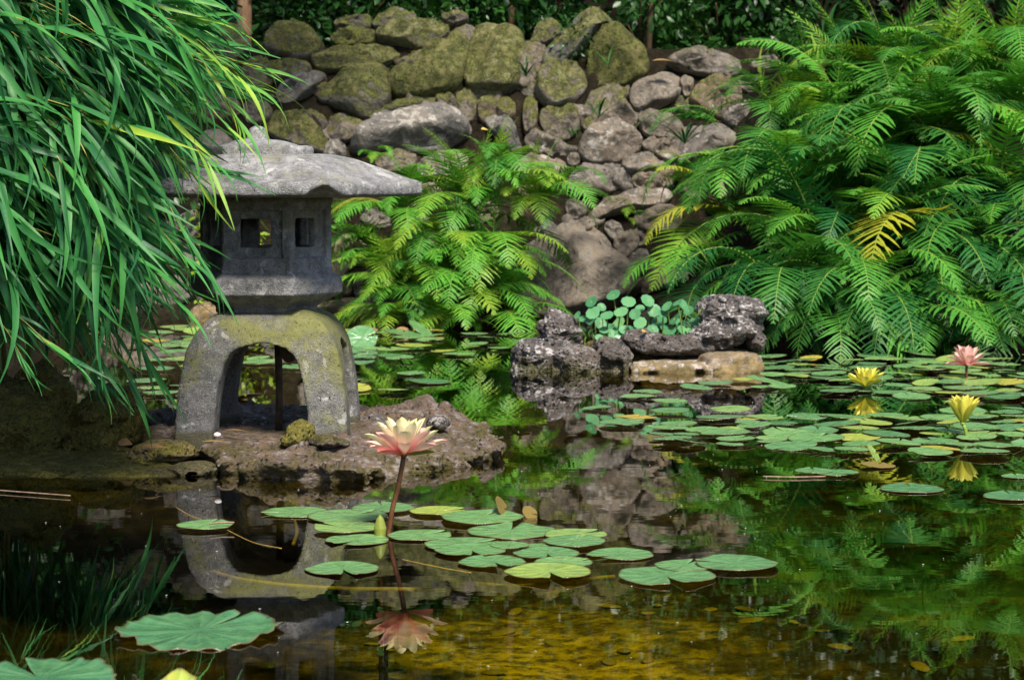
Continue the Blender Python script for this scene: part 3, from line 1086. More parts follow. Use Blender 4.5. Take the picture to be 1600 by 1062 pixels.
rock('limestone_rock', 'tall pitted grey limestone at the right end of the small island', 'rock',
     [pb(1135, 486, 50, 24, ID + .02, .11), pb(1150, 512, 38, 24, ID, .1), pb(1112, 526, 34, 22, ID - .05, .1), pb(1175, 490, 18, 14, ID, .06)], M['karst'], .0062, .026, 13, .7, .025, 18, .2, .0, 1.1)
rock('limestone_rock', 'small dark rock hanging over the right edge of the island', 'rock',
     [pb(1181, 530, 15, 20, ID - .04, .06)], M['karst'], .007, .014, 18, .6, .02, 21, .3, .05, .4)
rock('limestone_slab', 'smooth tan block above the waterline at the island right front', 'rock',
     [pb(1138, 563, 44, 14, ID - .09, .11), pb(1140, 585, 44, 22, ID - .1, .13)], M['warm_ledge'], .007, .010, 14, .5, .012, 24, .45, .05, .7, pw=5.0)
rock('limestone_slab', 'pale banded slab lying along the front waterline of the island', 'rock',
     [pb(1055, 578, 66, 16, ID - .12, .12), pb(1060, 598, 84, 18, ID - .1, .16)], M['warm_ledge'], .007, .012, 14, .5, .012, 27, .2, .1, 1.4, pw=5.0)
rock('limestone_core', 'hidden inner rock of the island under the round leaved plants', 'rock',
     [pb(1010, 570, 150, 40, ID + .12, .18), pb(1010, 545, 120, 22, ID + .12, .14)], M['tufa'], .012, .015, 10, .4, .03, 30, .5, .4, .2)

# flat slab under the lantern
outl = [(182, 700), (240, 668), (330, 655), (560, 655), (610, 640), (700, 642), (745, 655), (800, 690), (802, 712), (760, 728), (690, 738), (600, 745), (520, 752), (430, 752), (350, 742), (320, 722), (250, 718)]
ow = np.array([onz(x, y, .0)[:2] for x, y in outl])
owc = chaikin(ow, 2)


def poly_sd(P2, poly):
    d = np.full(P2.shape[:-1], 1e9, np.float32)
    ins = np.zeros(P2.shape[:-1], bool)
    n = len(poly)
    for i in range(n):
        a, b = poly[i], poly[(i + 1) % n]
        e = b - a
        w_ = P2 - a
        t = np.clip((w_ @ e) / (e @ e), 0, 1)
        q = w_ - t[..., None] * e
        d = np.minimum(d, (q * q).sum(-1))
        c = ((a[1] > P2[..., 1]) != (b[1] > P2[..., 1])) & (P2[..., 0] < (b[0] - a[0]) * (P2[..., 1] - a[1]) / (b[1] - a[1] + 1e-12) + a[0])
        ins ^= c
    d = np.sqrt(d)
    return np.where(ins, -d, d)


def slab_sdf(P):
    sdp = poly_sd(P[..., :2], owc)
    n = fbm(P * 7, 4)
    nr = fbm(P * 13, 4, True)
    d2 = sdp + n * 0.15 - nr * 0.07 + 0.06 * fbm(P * np.array([6, 6, 40]), 3) - 0.06 * fbm(P * 21, 3, True) + 0.03 * smooth(.03, .0, P[..., 2])
    topz = SLABZ + 0.004 + 0.11 * fbm(P[..., :3] * np.array([9, 9, 0.01]), 4) - 0.07 * fbm(P * np.array([19, 19, 9]), 4, True) - 0.034 * smooth(-.17, 0.0, sdp)
    # keep the ground under the lantern feet even
    lx, ly = P[..., 0] - LX, P[..., 1] - LD
    fr_ = smooth(.30, .2, np.sqrt(lx * lx + ly * ly))
    topz = topz * (1 - .7 * fr_) + (SLABZ + .002) * .7 * fr_
    return smax(d2 * 0.8, (P[..., 2] - topz) * 0.8, 0.008)


lo = np.array([owc[:, 0].min() - .06, owc[:, 1].min() - .06, -.09])
hi = np.array([owc[:, 0].max() + .06, owc[:, 1].max() + .06, .12])
v, f = nets(slab_sdf, lo, hi, 0.0068)
thing('limestone_slab', 'broad flat pinkish limestone slab jutting into the pond under the lantern', 'rock', me=mesh_np('limestone_slab', v, f, M['slab']), tint=.7, moss=.0, lichen=.55)

# rocks on and beside the slab
rock('mossy_stone', 'small moss-covered lump on the slab between the lantern legs', 'rock', [pb(468, 676, 22, 20, 4.17, .04), pb(455, 686, 16, 12, 4.13, .03)], M['tufa'], .005, .012, 26, .6, .015, 40, .5, .75, .2)
rock('small_rock', 'dark wedge-shaped rock leaning on the slab beside the lantern right leg', 'rock', [pb(585, 664, 22, 20, 4.45, .05), pb(600, 672, 16, 12, 4.43, .04)], M['karst'], .006, .014, 20, .5, .01, 41, .3, .0, .5)
rock('small_rock', 'pale pitted rock on the slab behind the open water lily', 'rock', [pb(685, 660, 18, 14, 4.4, .05)], M['karst'], .006, .010, 20, .5, .01, 42, .4, .0, .9)
rock('small_rock', 'pale crumbly rock seen between the lantern legs at the back', 'rock', [pb(405, 662, 30, 14, 4.52, .05), pb(455, 660, 20, 12, 4.52, .04)], M['karst'], .006, .014, 20, .6, .01, 43, .6, .05, 1.0)
rock('small_rock', 'low mossy stone at the foot of the lantern front right leg', 'rock', [pb(505, 690, 24, 11, 4.06, .035), pb(530, 694, 16, 8, 4.06, .03)], M['slab'], .005, .008, 24, .5, .01, 44, .3, .35, .5)
rock('mossy_shelf', 'low olive mud-covered shelf at the left waterline', 'rock',
     [pb(80, 745, 120, 14, 4.05, .10), pb(220, 735, 70, 16, 4.10, .11), pb(160, 722, 80, 18, 4.22, .12), pb(30, 725, 60, 30, 4.2, .12)], M['tufa'], .009, .014, 13, .5, .04, 45, .7, .55, .2)
rock('flat_stone', 'flat grey stone at the waterline left of the slab', 'rock', [pb(305, 730, 40, 10, 4.03, .05), pb(300, 740, 34, 14, 4.03, .05)], M['slab'], .005, .007, 20, .4, .012, 46, .1, .22, .4)
rock('flat_stone', 'smaller flat grey stone at the waterline, left of the other', 'rock', [pb(248, 740, 40, 9, 4.03, .05), pb(250, 748, 46, 12, 4.03, .05)], M['slab'], .005, .007, 20, .4, .012, 47, .2, .3, .3)
rock('brown_stone', 'brown earthy stone beside the lantern left leg', 'rock', [pb(265, 705, 46, 18, 4.14, .07), pb(225, 708, 40, 14, 4.16, .06)], M['tufa'], .006, .012, 18, .5, .015, 48, 1.0, .25, .3)
rock('tufa_boulder', 'tall mossy tufa boulder below the bamboo at the left edge', 'rock',
     [pb(50, 660, 62, 76, 4.3, .16), pb(70, 620, 34, 44, 4.28, .1), pb(0, 690, 60, 60, 4.24, .12), pb(-60, 650, 90, 80, 4.34, .2)], M['tufa'], .010, .028, 12, .65, .03, 49, .5, .95, .3)
rock('tufa_boulder', 'darker tufa boulder under the bamboo tips between the tall boulder and lantern', 'rock',
     [pb(150, 680, 56, 56, 4.38, .14), pb(170, 640, 44, 36, 4.42, .12), pb(195, 660, 26, 44, 4.42, .1)], M['tufa'], .010, .026, 12, .65, .03, 50, .6, .8, .3)
#SECTION3
# ------------------------------------------------------------------ bamboo
ORD = ['first', 'second', 'third', 'fourth', 'fifth', 'sixth', 'seventh', 'eighth', 'ninth', 'tenth', 'eleventh', 'twelfth', 'thirteenth', 'fourteenth']


def relabel(objs, per_row, fmt, look=None):
    """name each of many alike things by its row from the front and its place from the left"""
    pos = []
    for q in objs:
        x, y, d = topx(np.array(q.location))
        pos.append((d, x, q))
    pos.sort(key=lambda e: e[0])
    nrow = max(1, min(len(ORD), math.ceil(len(pos) / per_row)))
    for r_ in range(nrow):
        row = sorted(pos[r_ * len(pos) // nrow:(r_ + 1) * len(pos) // nrow], key=lambda e: e[1])
        for i, (d, x, q) in enumerate(row):
            lk = look(q) if look else ''
            q['label'] = fmt % (lk, ORD[i], ORD[r_])


def blade(bend, n=7, wid=0.12, fold=0.25, twist=0.0, peak=0.28):
    """leaf along +X, length 1"""
    v = []
    f = []
    for i in range(n + 1):
        s = i / n
        a = bend * s * s
        x = s - a * a * 0.18 * s
        z = -a * s * 0.6
        w_ = wid * ((s / peak) ** 0.7 if s < peak else (1 - ((s - peak) / (1 - peak)) ** 1.5)) * 0.5
        w_ = max(w_, 0.004)
        t = twist * s
        dy, dz = w_ * math.cos(t), w_ * math.sin(t)
        up = w_ * fold
        v += [(x, -dy, z - dz + up), (x, 0, z), (x, dy, z + dz + up)]
    for i in range(n):
        a = i * 3
        f += [(a, a + 3, a + 4, a + 1), (a + 1, a + 4, a + 5, a + 2)]
    return np.array(v), np.array(f)


BT = [blade(b, 8, w_, .3, t) for b, w_, t in ((.2, .062, .2), (.45, .072, -.3), (.7, .068, .4), (.95, .066, -.5), (.35, .055, .8), (.6, .08, -.15))]
BTM = [mesh_np('leaf', v, f, M['bamboo']) for v, f in BT]

bam = thing('bamboo_clump', 'dense clump of arching bamboo with long drooping leaves at the left edge', 'bamboo', loc=(-1.15, 4.35, 0.15))
BB = np.array([-1.15, 4.35, 0.15])
BPOLY = [(-140, -120), (190, -120), (255, -5), (285, 50), (285, 110), (245, 165), (205, 220), (190, 280), (205, 340), (215, 370), (195, 400), (160, 425), (110, 440), (60, 440), (-140, 450)]
litems = []
twigs = []


def flow(px, py):
    """drooping direction in the picture plane (right, up)"""
    a = np.interp(py, [-100, 80, 250, 420, 560], [-18, -32, -44, -56, -68])
    a += np.interp(px, [-100, 120, 350], [-14, 0, 8])
    return a


n_cl = 0
while n_cl < 900:
    px, py = rng.uniform(-140, 375), rng.uniform(-120, 560)
    if not inpoly(px, py, BPOLY):
        continue
    edge = min(1.0, max(0.0, (px - 150) / 200))
    d = rng.uniform(3.62, 4.55) if px < 240 else rng.uniform(3.7, 4.25)
    n_cl += 1
    p = at(px, py, d)
    ang = R(flow(px, py) + rng.normal(0, 14))
    dv = np.array([math.cos(ang), rng.normal(-0.1, 0.35), math.sin(ang)])
    dv /= np.linalg.norm(dv)
    L = rng.uniform(.10, .2)
    st = p - dv * L
    twigs.append((st, p))
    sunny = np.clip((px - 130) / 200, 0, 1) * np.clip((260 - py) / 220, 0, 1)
    for j in range(rng.integers(6, 10)):
        s = rng.uniform(0.05, 1.0)
        q = st + (p - st) * s + rng.normal(0, .006, 3)
        side = (1 if j % 2 else -1)
        a2 = ang + side * R(rng.uniform(4, 38)) - R(6)
        ld = np.array([math.cos(a2), rng.normal(-.1, .45), math.sin(a2)])
        ll = rng.uniform(.13, .26)
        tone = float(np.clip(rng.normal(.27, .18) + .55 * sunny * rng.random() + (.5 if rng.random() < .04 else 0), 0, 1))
        litems.append((int(rng.integers(0, 6)), frame_mtx(q, ld, (0, -0.45, 1), ll, rng.normal(0, .7)), tone))
# a few long sprays that cross the lantern and hang over the rocks
SPR = [((300, 60), (458, 190), 3.75), ((300, 95), (452, 165), 3.8), ((330, 120), (418, 262), 3.75), ((310, 150), (400, 250), 3.7), ((270, 190), (392, 330), 3.7),
       ((260, 230), (372, 350), 3.72), ((250, 300), (365, 500), 3.7), ((230, 340), (352, 470), 3.65), ((220, 400), (330, 545), 3.7), ((160, 480), (285, 590), 3.75),
       ((120, 500), (203, 665), 3.75), ((110, 530), (195, 660), 3.8), ((30, 500), (160, 610), 3.6), ((10, 520), (68, 612), 3.6), ((170, 520), (243, 690), 3.85),
       ((200, 480), (270, 660), 3.9), ((140, 540), (158, 645), 3.8), ((340, 90), (470, 128), 3.9), ((345, 130), (440, 140), 3.95), ((280, 250), (420, 295), 3.8)]
for (x0, y0), (x1, y1), d in SPR:
    a, b = at(x0, y0, d + .05), at(x1, y1, d - .03)
    dv = b - a
    Ld = np.linalg.norm(dv)
    twigs.append((a - dv * .3, a + dv * .45))
    for j in range(6):
        s = [-.1, .1, .22, .32, .4, .45][j]
        ld = dv / Ld + rng.normal(0, .13, 3) + np.array([0, 0, .12])
        ll = Ld * (rng.uniform(.42, .6) if j < 5 else .58)
        ll = min(ll, .22)
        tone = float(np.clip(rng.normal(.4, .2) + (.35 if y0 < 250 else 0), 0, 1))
        litems.append((int(rng.integers(0, 4)), frame_mtx(a + dv * s, ld, (0, -0.5, 1), ll, rng.normal(0, .5)), tone))
# the leaves that show largest are single leaves, the rest one mass
order = []
for i, (k, m, tone) in enumerate(litems):
    x, y, dd = topx(m[:3, 3] + m[:3, 0] * .5)
    vis = -10 < x < 480 and -10 < y < 700
    order.append((dd + (0 if vis else 10) - (0.4 if i >= len(litems) - len(SPR) * 6 else 0), i))
order.sort()
own = set(i for _, i in order[:300])
off = np.eye(4)
off[:3, 3] = -BB
for i in own:
    k, m, tone = litems[i]
    obj('leaf', BTM[k], bam, mtx=M4(off @ m), tone=tone)
v, f, a = join_tmpl(BT, [(k, off @ m, t) for i, (k, m, t) in enumerate(litems) if i not in own])
obj('foliage', mesh_np('foliage', v, f, M['bamboo_g'], attrs={'tone': a}), bam, kind='stuff')
tw = [tube([a - BB, (a + b) / 2 + np.array([0, 0, .006]) - BB, b - BB], [.0012, .001, .0007], 4) for a, b in twigs]
v, f = merge(tw)
obj('twigs', mesh_np('twigs', v, f, M['culm']), bam, kind='stuff')
for j in range(13):
    x0 = rng.uniform(-1.55, -1.08)
    y0 = rng.uniform(4.15, 4.7)
    tpx, tpy = rng.uniform(60, 330), rng.uniform(-80, 330)
    tip = at(tpx, tpy, rng.uniform(3.85, 4.3))
    mid = np.array([(x0 + tip[0]) / 2 - .15, (y0 + tip[1]) / 2, max(tip[2], .6) + rng.uniform(.1, .45)])
    pts = bez((x0, y0, 0.12), mid, tip, 14)
    v, f = tube([q - BB for q in pts], list(np.linspace(.007, .0025, 14)), 6)
    obj('culm', mesh_np('culm', v, f, M['culm']), bam)

# ------------------------------------------------------------------ ferns
def frond_mesh(e0, bend, W=.22, npair=26, seed=0, side=0.0, droop=.35, name='frond', stipe=.10):
    """frond of length 1 rising from the origin in the XZ plane"""
    r = np.random.default_rng(seed)
    n = 40
    P = [np.zeros(3)]
    T = []
    for i in range(n):
        s = (i + .5) / n
        a = e0 - bend * s ** 1.25
        b = side * s * s
        t = np.array([math.cos(a) * math.cos(b), math.cos(a) * math.sin(b), math.sin(a)])
        T.append(t)
        P.append(P[-1] + t / n)
    T.append(T[-1])
    P = np.array(P)
    T = np.array(T)
    V, F = [], []
    v, f = tube(P[::4], list(np.linspace(.0065, .0018, len(P[::4]))), 4, False)
    V += list(v)
    F += list(f)
    nrib = len(V)

    for i in range(npair):
        s = stipe + (1 - stipe - .01) * (i / (npair - 1)) ** .93
        u = (s - stipe) / (1 - stipe)
        gap = [r.random() < .04, r.random() < .04]
        ln = W * min(1, .45 + u / .16 * .55) * (1 - u ** 1.7) ** .8 + .006
        x = s * n
        k = int(min(x, n - 1))
        o = P[k] + (P[k + 1] - P[k]) * (x - k)
        t = T[k]
        nrm = np.cross(t, np.array([-math.sin(side * s * s), math.cos(side * s * s), 0]))
        nrm /= np.linalg.norm(nrm)
        for sg in (-1, 1):
            if gap[(sg + 1) // 2]:
                continue
            lat = np.cross(nrm, t) * sg
            fw = R(r.uniform(6, 30) + 22 * u)
            dr = droop * r.uniform(.7, 1.3)
            l2 = ln * r.uniform(.8, 1.1)
            wd = .0265 * (.55 + .45 * (1 - u)) * r.uniform(.9, 1.1)
            m = 6
            base = len(V)
            for j in range(m + 1):
                q = j / m
                dir0 = lat * math.cos(fw + q * .12) + t * math.sin(fw + q * .12)
                c = o + dir0 * l2 * q - nrm * (-1) * (-dr) * l2 * q * q * .55
                prof = (1 - q ** 2.2) * (1.0 if j % 2 == 0 else .72) if q > 0 else .8
                w_ = wd * .5 * prof + .0004
                across = np.cross(nrm, dir0)
                V += [c + across * w_ - nrm * w_ * .35, c - across * w_ - nrm * w_ * .35] if False else [c + across * w_, c - across * w_]
            for j in range(m):
                a = base + j * 2
                F.append((a, a + 2, a + 3, a + 1))
    return mesh_np(name, V, F, M['fern'], True, {'rib': [1.0] * nrib + [0.0] * (len(V) - nrib)})


FR = [frond_mesh(R(e), R(b), W, 30, i + 1, sd_, dr) for i, (e, b, W, sd_, dr) in enumerate([
    (62, 95, .31, .3, .2), (52, 105, .32, -.3, .25), (40, 98, .34, .2, .25), (58, 120, .3, -.15, .2),
    (75, 75, .29, .2, .2), (25, 85, .34, -.25, .25), (10, 72, .32, .25, .2), (42, 112, .35, .1, .25),
    (62, 85, .27, .45, .35), (40, 120, .3, -.4, .2), (30, 72, .31, .4, .3), (68, 135, .33, -.2, .15),
    (38, 118, .34, .12, .15), (52, 138, .33, -.12, .2), (24, 105, .35, .05, .15)])]
FUP = [frond_mesh(R(84), R(30), .26, 23, 21, .15, .15), frond_mesh(R(80), R(45), .25, 22, 22, -.2, .2)]
FNEW = [frond_mesh(R(86), R(25), .035, 30, 31, .2, .1, 'young_frond', .35), frond_mesh(R(86), R(40), .045, 30, 32, -.3, .1, 'young_frond', .3)]


def fern(label, px, py, d, L, nf, tone, face=-90, spread=150, up=0, young=0, yellow=0, sc_var=.3, kinds=None, group=None):
    """crown at pixel (px,py), depth d; fronds of about L metres fan round the direction `face`"""
    o = thing('fern', label, 'fern', loc=at(px, py, d), group=group)
    nf = int(nf * 1.4)
    for j in range(nf):
        az = R(face + spread * (2 * (j + .5) / nf - 1) + rng.normal(0, 9))
        k = int(rng.choice(kinds)) if kinds else int(rng.integers(0, len(FR)))
        tn = float(np.clip(tone + rng.normal(0, .19), 0, .74))
        if j < yellow or rng.random() < .012:
            tn = 1.0
        obj('frond', FR[k], o, rot=Euler((rng.normal(0, .12), rng.normal(0, .1), az)), loc=rng.normal(0, .02, 3), scale=L * float(rng.uniform(1 - sc_var, 1 + sc_var)), tone=tn)
    for j in range(up):
        obj('frond', FUP[j % 2], o, rot=Euler((rng.normal(0, .15), rng.normal(0, .15), rng.uniform(0, 6.28))), scale=L * float(rng.uniform(.8, 1.05)), tone=float(np.clip(tone + rng.normal(.1, .1), 0, .75)))
    for j in range(young):
        obj('young_frond', FNEW[j % 2], o, rot=Euler((rng.normal(0, .2), rng.normal(0, .2), rng.uniform(0, 6.28))), scale=L * float(rng.uniform(.7, .9)), tone=.75)
    return o


DOWN = [2, 5, 6, 7, 3, 9, 10, 11, 12, 13, 14, 12, 14]
ARCH = [0, 1, 3, 7, 2, 8, 9, 11, 12, 13, 13, 14]
# left clump in front of the wall
for a in [
    ('bright fern with one tall upright frond above the left wall clump', 742, 330, 8.42, .40, 10, .6, -90, 170, 2, 0, 0),
    ('bright fern spreading beside the lantern roof edge', 632, 345, 8.45, .36, 10, .55, -110, 120, 0, 0, 0),
    ('bright fern at the right side of the wall clump', 838, 320, 8.42, .32, 9, .52, -70, 120, 1, 0, 0),
    ('bright fern in the middle of the wall clump', 700, 400, 8.38, .37, 11, .55, -95, 150, 0, 0, 0),
    ('bright fern low in the clump beside the lantern collar', 628, 450, 8.35, .34, 10, .58, -110, 130, 0, 0, 0),
    ('bright fern low in the centre of the clump touching the water', 730, 465, 8.32, .35, 11, .5, -90, 140, 0, 0, 0),
    ('darker fern low at the right of the clump beside the pale slab stone', 795, 485, 8.3, .28, 9, .42, -75, 120, 0, 0, 0),
    ('bright fern at the left foot of the clump over the lily pads', 620, 500, 8.2, .26, 8, .6, -95, 110, 0, 0, 0),
    ('bright fern filling the middle of the wall clump above the water', 675, 455, 8.3, .32, 11, .56, -95, 150, 0, 0, 0),
    ('bright fern behind the lantern collar at the clump left edge', 590, 410, 8.4, .3, 9, .56, -110, 120, 0, 0, 0),
    ('bright low fern in the clump just above the floating pads', 690, 505, 8.2, .27, 10, .56, -90, 120, 0, 0, 0),
    ('bright fern with hanging fronds right of the clump centre', 770, 400, 8.36, .33, 10, .54, -85, 130, 0, 0, 0),
    ('light green fern growing behind the top of the wall clump', 780, 275, 8.48, .26, 7, .6, -90, 150, 1, 0, 0),
]:
    lab, px, py, d, L, nf, tn, fc, spd, up, yg, yl = a
    fern(lab, px, py, d - .05, L * 1.12, nf + 2, tn + .06, fc, spd * .85, up + 1, yg, yl, group='ferns in the clump beside the lantern')
# small ferns in the wall joints
fern('tiny fern sprouting under the big grey boulder behind the lantern', 588, 250, 8.42, .13, 5, .55, -60, 70)
fern('tiny fern sprig on the long pale wall stone', 992, 335, 8.35, .12, 6, .6, -90, 110)
fern('single fern arching left across the pink wall stones', 1118, 190, 8.2, .32, 3, .3, 180, 25, kinds=[2, 5])
fern('small fern reaching left over the wall beside the long pale stone', 1098, 290, 8.15, .28, 5, .35, 190, 70)
# right bank
GB = 'ferns on the right bank'
for a in [
    ('fern at the left end of the bank with yellowing fronds', 1130, 350, 8.05, .33, 9, .3, -110, 110, 0, 0, 2),
    ('fern with golden old fronds low at the left end of the bank', 1190, 370, 7.9, .36, 9, .32, -110, 120, 0, 0, 2),
    ('dark fern behind the island rocks at the bank foot', 1100, 440, 7.95, .32, 8, .22, -110, 110, 0, 0, 0),
    ('fern with thin curled young shoots at the upper left of the bank', 1215, 240, 8.1, .34, 10, .32, -110, 130, 0, 2, 0),
    ('fern leaning left over the porous wall stone', 1195, 170, 8.3, .26, 8, .4, -130, 100, 0, 2, 0),
    ('fern in the upper bank below the dark grassy plant', 1310, 200, 8.15, .4, 11, .36, -100, 140, 1, 1, 0),
    ('big fern in the middle of the bank with broad drooping fronds', 1320, 320, 7.75, .46, 12, .24, -100, 120, 0, 0, 0),
    ('fern low on the bank with one long frond hanging to the left', 1290, 405, 7.5, .46, 10, .22, -110, 100, 0, 0, 0),
    ('fern hanging over the water just right of the island', 1250, 470, 7.3, .36, 9, .22, -100, 110, 0, 0, 0),
    ('fern at the waterline with one broad frond facing the pond', 1340, 465, 7.2, .36, 10, .22, -90, 120, 0, 0, 0),
    ('tall fern in the upper middle of the bank with a frond hanging straight down', 1455, 215, 7.85, .46, 11, .32, -95, 130, 1, 0, 0),
    ('fern below the hanging frond in the bank centre', 1440, 310, 7.6, .44, 12, .28, -90, 130, 0, 0, 0),
    ('fern over the dark hollow low in the bank', 1450, 395, 7.4, .42, 10, .24, -90, 110, 0, 0, 0),
    ('fern at the waterline left of the pink water lily', 1430, 475, 7.2, .32, 8, .2, -90, 110, 0, 0, 0),
    ('light fern at the top of the bank with upright fronds', 1390, 120, 8.4, .38, 10, .52, -95, 160, 3, 1, 0),
    ('light fern on the bank crest near the picture corner', 1490, 130, 8.3, .42, 10, .55, -95, 160, 3, 0, 0),
    ('pale feathery fern highest at the right edge of the bank', 1580, 110, 8.2, .42, 10, .58, -100, 160, 3, 0, 0),
    ('fern at the right edge below the pale feathery one', 1570, 210, 7.9, .44, 11, .4, -100, 130, 0, 0, 0),
    ('fern halfway down the right edge of the bank', 1560, 310, 7.6, .44, 12, .3, -100, 120, 0, 0, 0),
    ('fern with long hanging fronds above the pink water lily', 1545, 380, 7.4, .46, 10, .26, -100, 90, 0, 0, 0),
    ('fern at the waterline right of the pink water lily', 1595, 470, 7.2, .38, 9, .24, -100, 100, 0, 0, 0),
    ('fern at the far right edge, mostly out of the picture', 1650, 300, 7.6, .46, 11, .35, -110, 110, 0, 0, 0),
    ('fern wedged between the bank centre and the golden fronds', 1250, 300, 7.85, .38, 10, .3, -110, 120, 0, 0, 1),
    ('fern in the dense bank just left of the hanging frond', 1380, 250, 7.9, .42, 10, .3, -100, 120, 0, 0, 0),
    ('light fern on the bank crest beside the strappy grass', 1270, 155, 8.45, .28, 10, .42, -95, 160, 1, 1, 0),
    ('light fern on the bank crest left of the upright fronds', 1335, 135, 8.5, .36, 11, .48, -95, 170, 2, 0, 0),
    ('light fern high on the bank right of the upright fronds', 1440, 160, 8.2, .38, 11, .48, -95, 160, 1, 0, 0),
    ('light fern high on the bank just below the feathery corner fern', 1535, 165, 8.1, .38, 11, .5, -95, 160, 1, 0, 0),
    ('fern filling the corner between the wall stones and the bank', 1165, 290, 8.0, .36, 10, .3, -110, 130, 0, 0, 0),
    ('fern spilling down to the water behind the right island rock', 1215, 440, 7.3, .36, 10, .24, -100, 110, 0, 0, 0),
    ('low fern dipping its fronds in the water left of the dark hollow', 1290, 495, 7.1, .34, 10, .24, -90, 110, 0, 0, 0),
    ('low fern with a broad frond hanging to the water below the bank centre', 1385, 500, 7.08, .34, 10, .24, -90, 110, 0, 0, 0),
    ('low fern in the dark hollow beside the pink lily', 1480, 490, 7.15, .3, 9, .2, -90, 110, 0, 0, 0),
    ('low fern at the water below the right edge ferns', 1560, 500, 7.1, .33, 9, .24, -95, 110, 0, 0, 0),
    ('shaded fern under the big fern in the bank middle', 1380, 400, 7.45, .4, 10, .22, -90, 120, 0, 0, 0),
]:
    lab, px, py, d, L, nf, tn, fc, spd, up, yg, yl = a
    fern(lab, px, py, d, L * 1.3, nf * .82, tn, fc + 8, spd * .74, up, yg, yl, kinds=DOWN if py > 420 else ARCH if py < 280 else None, group=GB)

# ------------------------------------------------------------------ shrubs, slender trees and grassy plants above the wall
def oval(n=4, w_=.5, bend=.3):
    v, f = [], []
    for i in range(n + 1):
        s = i / n
        ww = w_ * math.sin(math.pi * min(.985, max(.03, s)) ** .85) * .5
        z = -bend * s * s * .5
        v += [(s, -ww, z + ww * .2), (s, 0, z), (s, ww, z + ww * .2)]
    for i in range(n):
        a = i * 3
        f += [(a, a + 3, a + 4, a + 1), (a + 1, a + 4, a + 5, a + 2)]
    return np.array(v), np.array(f)


OV = [oval(3, .5, .2), oval(3, .42, .5), oval(3, .6, -.1)]
OVL = [oval(3, .2, .4), oval(3, .16, .7)]


def crown_mesh(seed, n=1500, blobs=9, leaf=.055, rad=(.42, .42, .36), tm=OV):
    r = np.random.default_rng(seed)
    items = []
    cs = [(r.normal(0, .45, 3) * np.array(rad), r.uniform(.4, .75)) for _ in range(blobs)]
    for _ in range(n):
        c, q = cs[r.integers(0, blobs)]
        u = r.normal(0, 1, 3)
        u /= np.linalg.norm(u)
        p = c + u * np.array(rad) * q * r.uniform(.55, 1.0)
        dv = u + r.normal(0, .7, 3) + np.array([0, 0, -.2])
        items.append((int(r.integers(0, len(tm))), frame_mtx(p, dv, (0, 0, 1), leaf * r.uniform(.6, 1.3), r.normal(0, .6)), r.random()))
    v, f, a = join_tmpl(tm, items)
    return mesh_np('crown', v, f, M['shrub'])


def stems_mesh(seed, h=.4, n=6, sp=.3, rad=.012):
    r = np.random.default_rng(seed)
    ps = []
    for j in range(n):
        a = r.uniform(0, 6.28)
        e = np.array([math.cos(a) * sp * r.uniform(.4, 1), math.sin(a) * sp * r.uniform(.4, 1), h * r.uniform(.7, 1.2)])
        ps.append(tube(bez((0, 0, -.1), (e[0] * .2, e[1] * .2, h * .6), e, 7), list(np.linspace(rad, rad * .3, 7)), 5))
    v, f = merge(ps)
    return mesh_np('stems', v, f, M['bark'])


CR = [crown_mesh(i) for i in range(4)] + [crown_mesh(9, 1200, 8, .085, (.45, .45, .4))]
SM = [stems_mesh(i) for i in range(3)]


def shrub(label, x, y, sc, tone, k=0, group=None, lift=.3, zoff=0.0):
    z = float(ground_h(np.array(float(x)), np.array(float(y)))) + zoff
    o = thing('shrub', label, 'shrub', loc=(x, y, z), group=group)
    rz = rng.uniform(0, 6.28)
    obj('crown', CR[k], o, loc=(0, 0, lift * sc), rot=(0, 0, rz), scale=sc, tone=tone)
    obj('stems', SM[k % 3], o, rot=(0, 0, rz), scale=sc)
    return o


def gx_(px, d):
    return (px - 800) / FPX * d


GS = 'dark shrubs above the wall'
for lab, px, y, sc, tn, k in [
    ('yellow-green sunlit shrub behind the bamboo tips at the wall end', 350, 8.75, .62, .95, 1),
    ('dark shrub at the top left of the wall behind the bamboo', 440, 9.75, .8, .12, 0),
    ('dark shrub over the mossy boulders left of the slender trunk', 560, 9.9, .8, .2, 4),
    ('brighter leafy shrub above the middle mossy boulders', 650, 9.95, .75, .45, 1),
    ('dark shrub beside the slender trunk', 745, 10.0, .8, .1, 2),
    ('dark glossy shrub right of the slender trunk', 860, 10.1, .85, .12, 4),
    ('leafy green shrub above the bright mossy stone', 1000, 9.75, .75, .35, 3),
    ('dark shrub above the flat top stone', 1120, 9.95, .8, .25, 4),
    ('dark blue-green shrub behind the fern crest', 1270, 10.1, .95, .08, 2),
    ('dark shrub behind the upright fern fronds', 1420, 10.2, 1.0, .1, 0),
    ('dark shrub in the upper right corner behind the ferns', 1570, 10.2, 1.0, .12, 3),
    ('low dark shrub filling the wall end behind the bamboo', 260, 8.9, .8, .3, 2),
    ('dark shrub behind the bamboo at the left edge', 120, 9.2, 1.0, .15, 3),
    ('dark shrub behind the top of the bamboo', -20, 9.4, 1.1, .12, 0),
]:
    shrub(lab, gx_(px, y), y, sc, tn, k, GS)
SLOPE = []
for j in range(30):
    x = -3.6 + 7.6 * ((j % 10) + rng.uniform(.1, .9)) / 10
    y = 10.9 + (j // 10) * 1.15 + rng.uniform(-.3, .3)
    SLOPE.append(shrub('dark dense shrub on the shaded slope far above the wall', x, y, float(rng.uniform(1.1, 1.6)), float(rng.uniform(.02, .3)), int(rng.integers(0, 5)), 'dense shrubs on the slope above the wall', .3))

TRC = [crown_mesh(40 + i, 2200, 12, .075, (.9, .9, .5)) for i in range(2)]


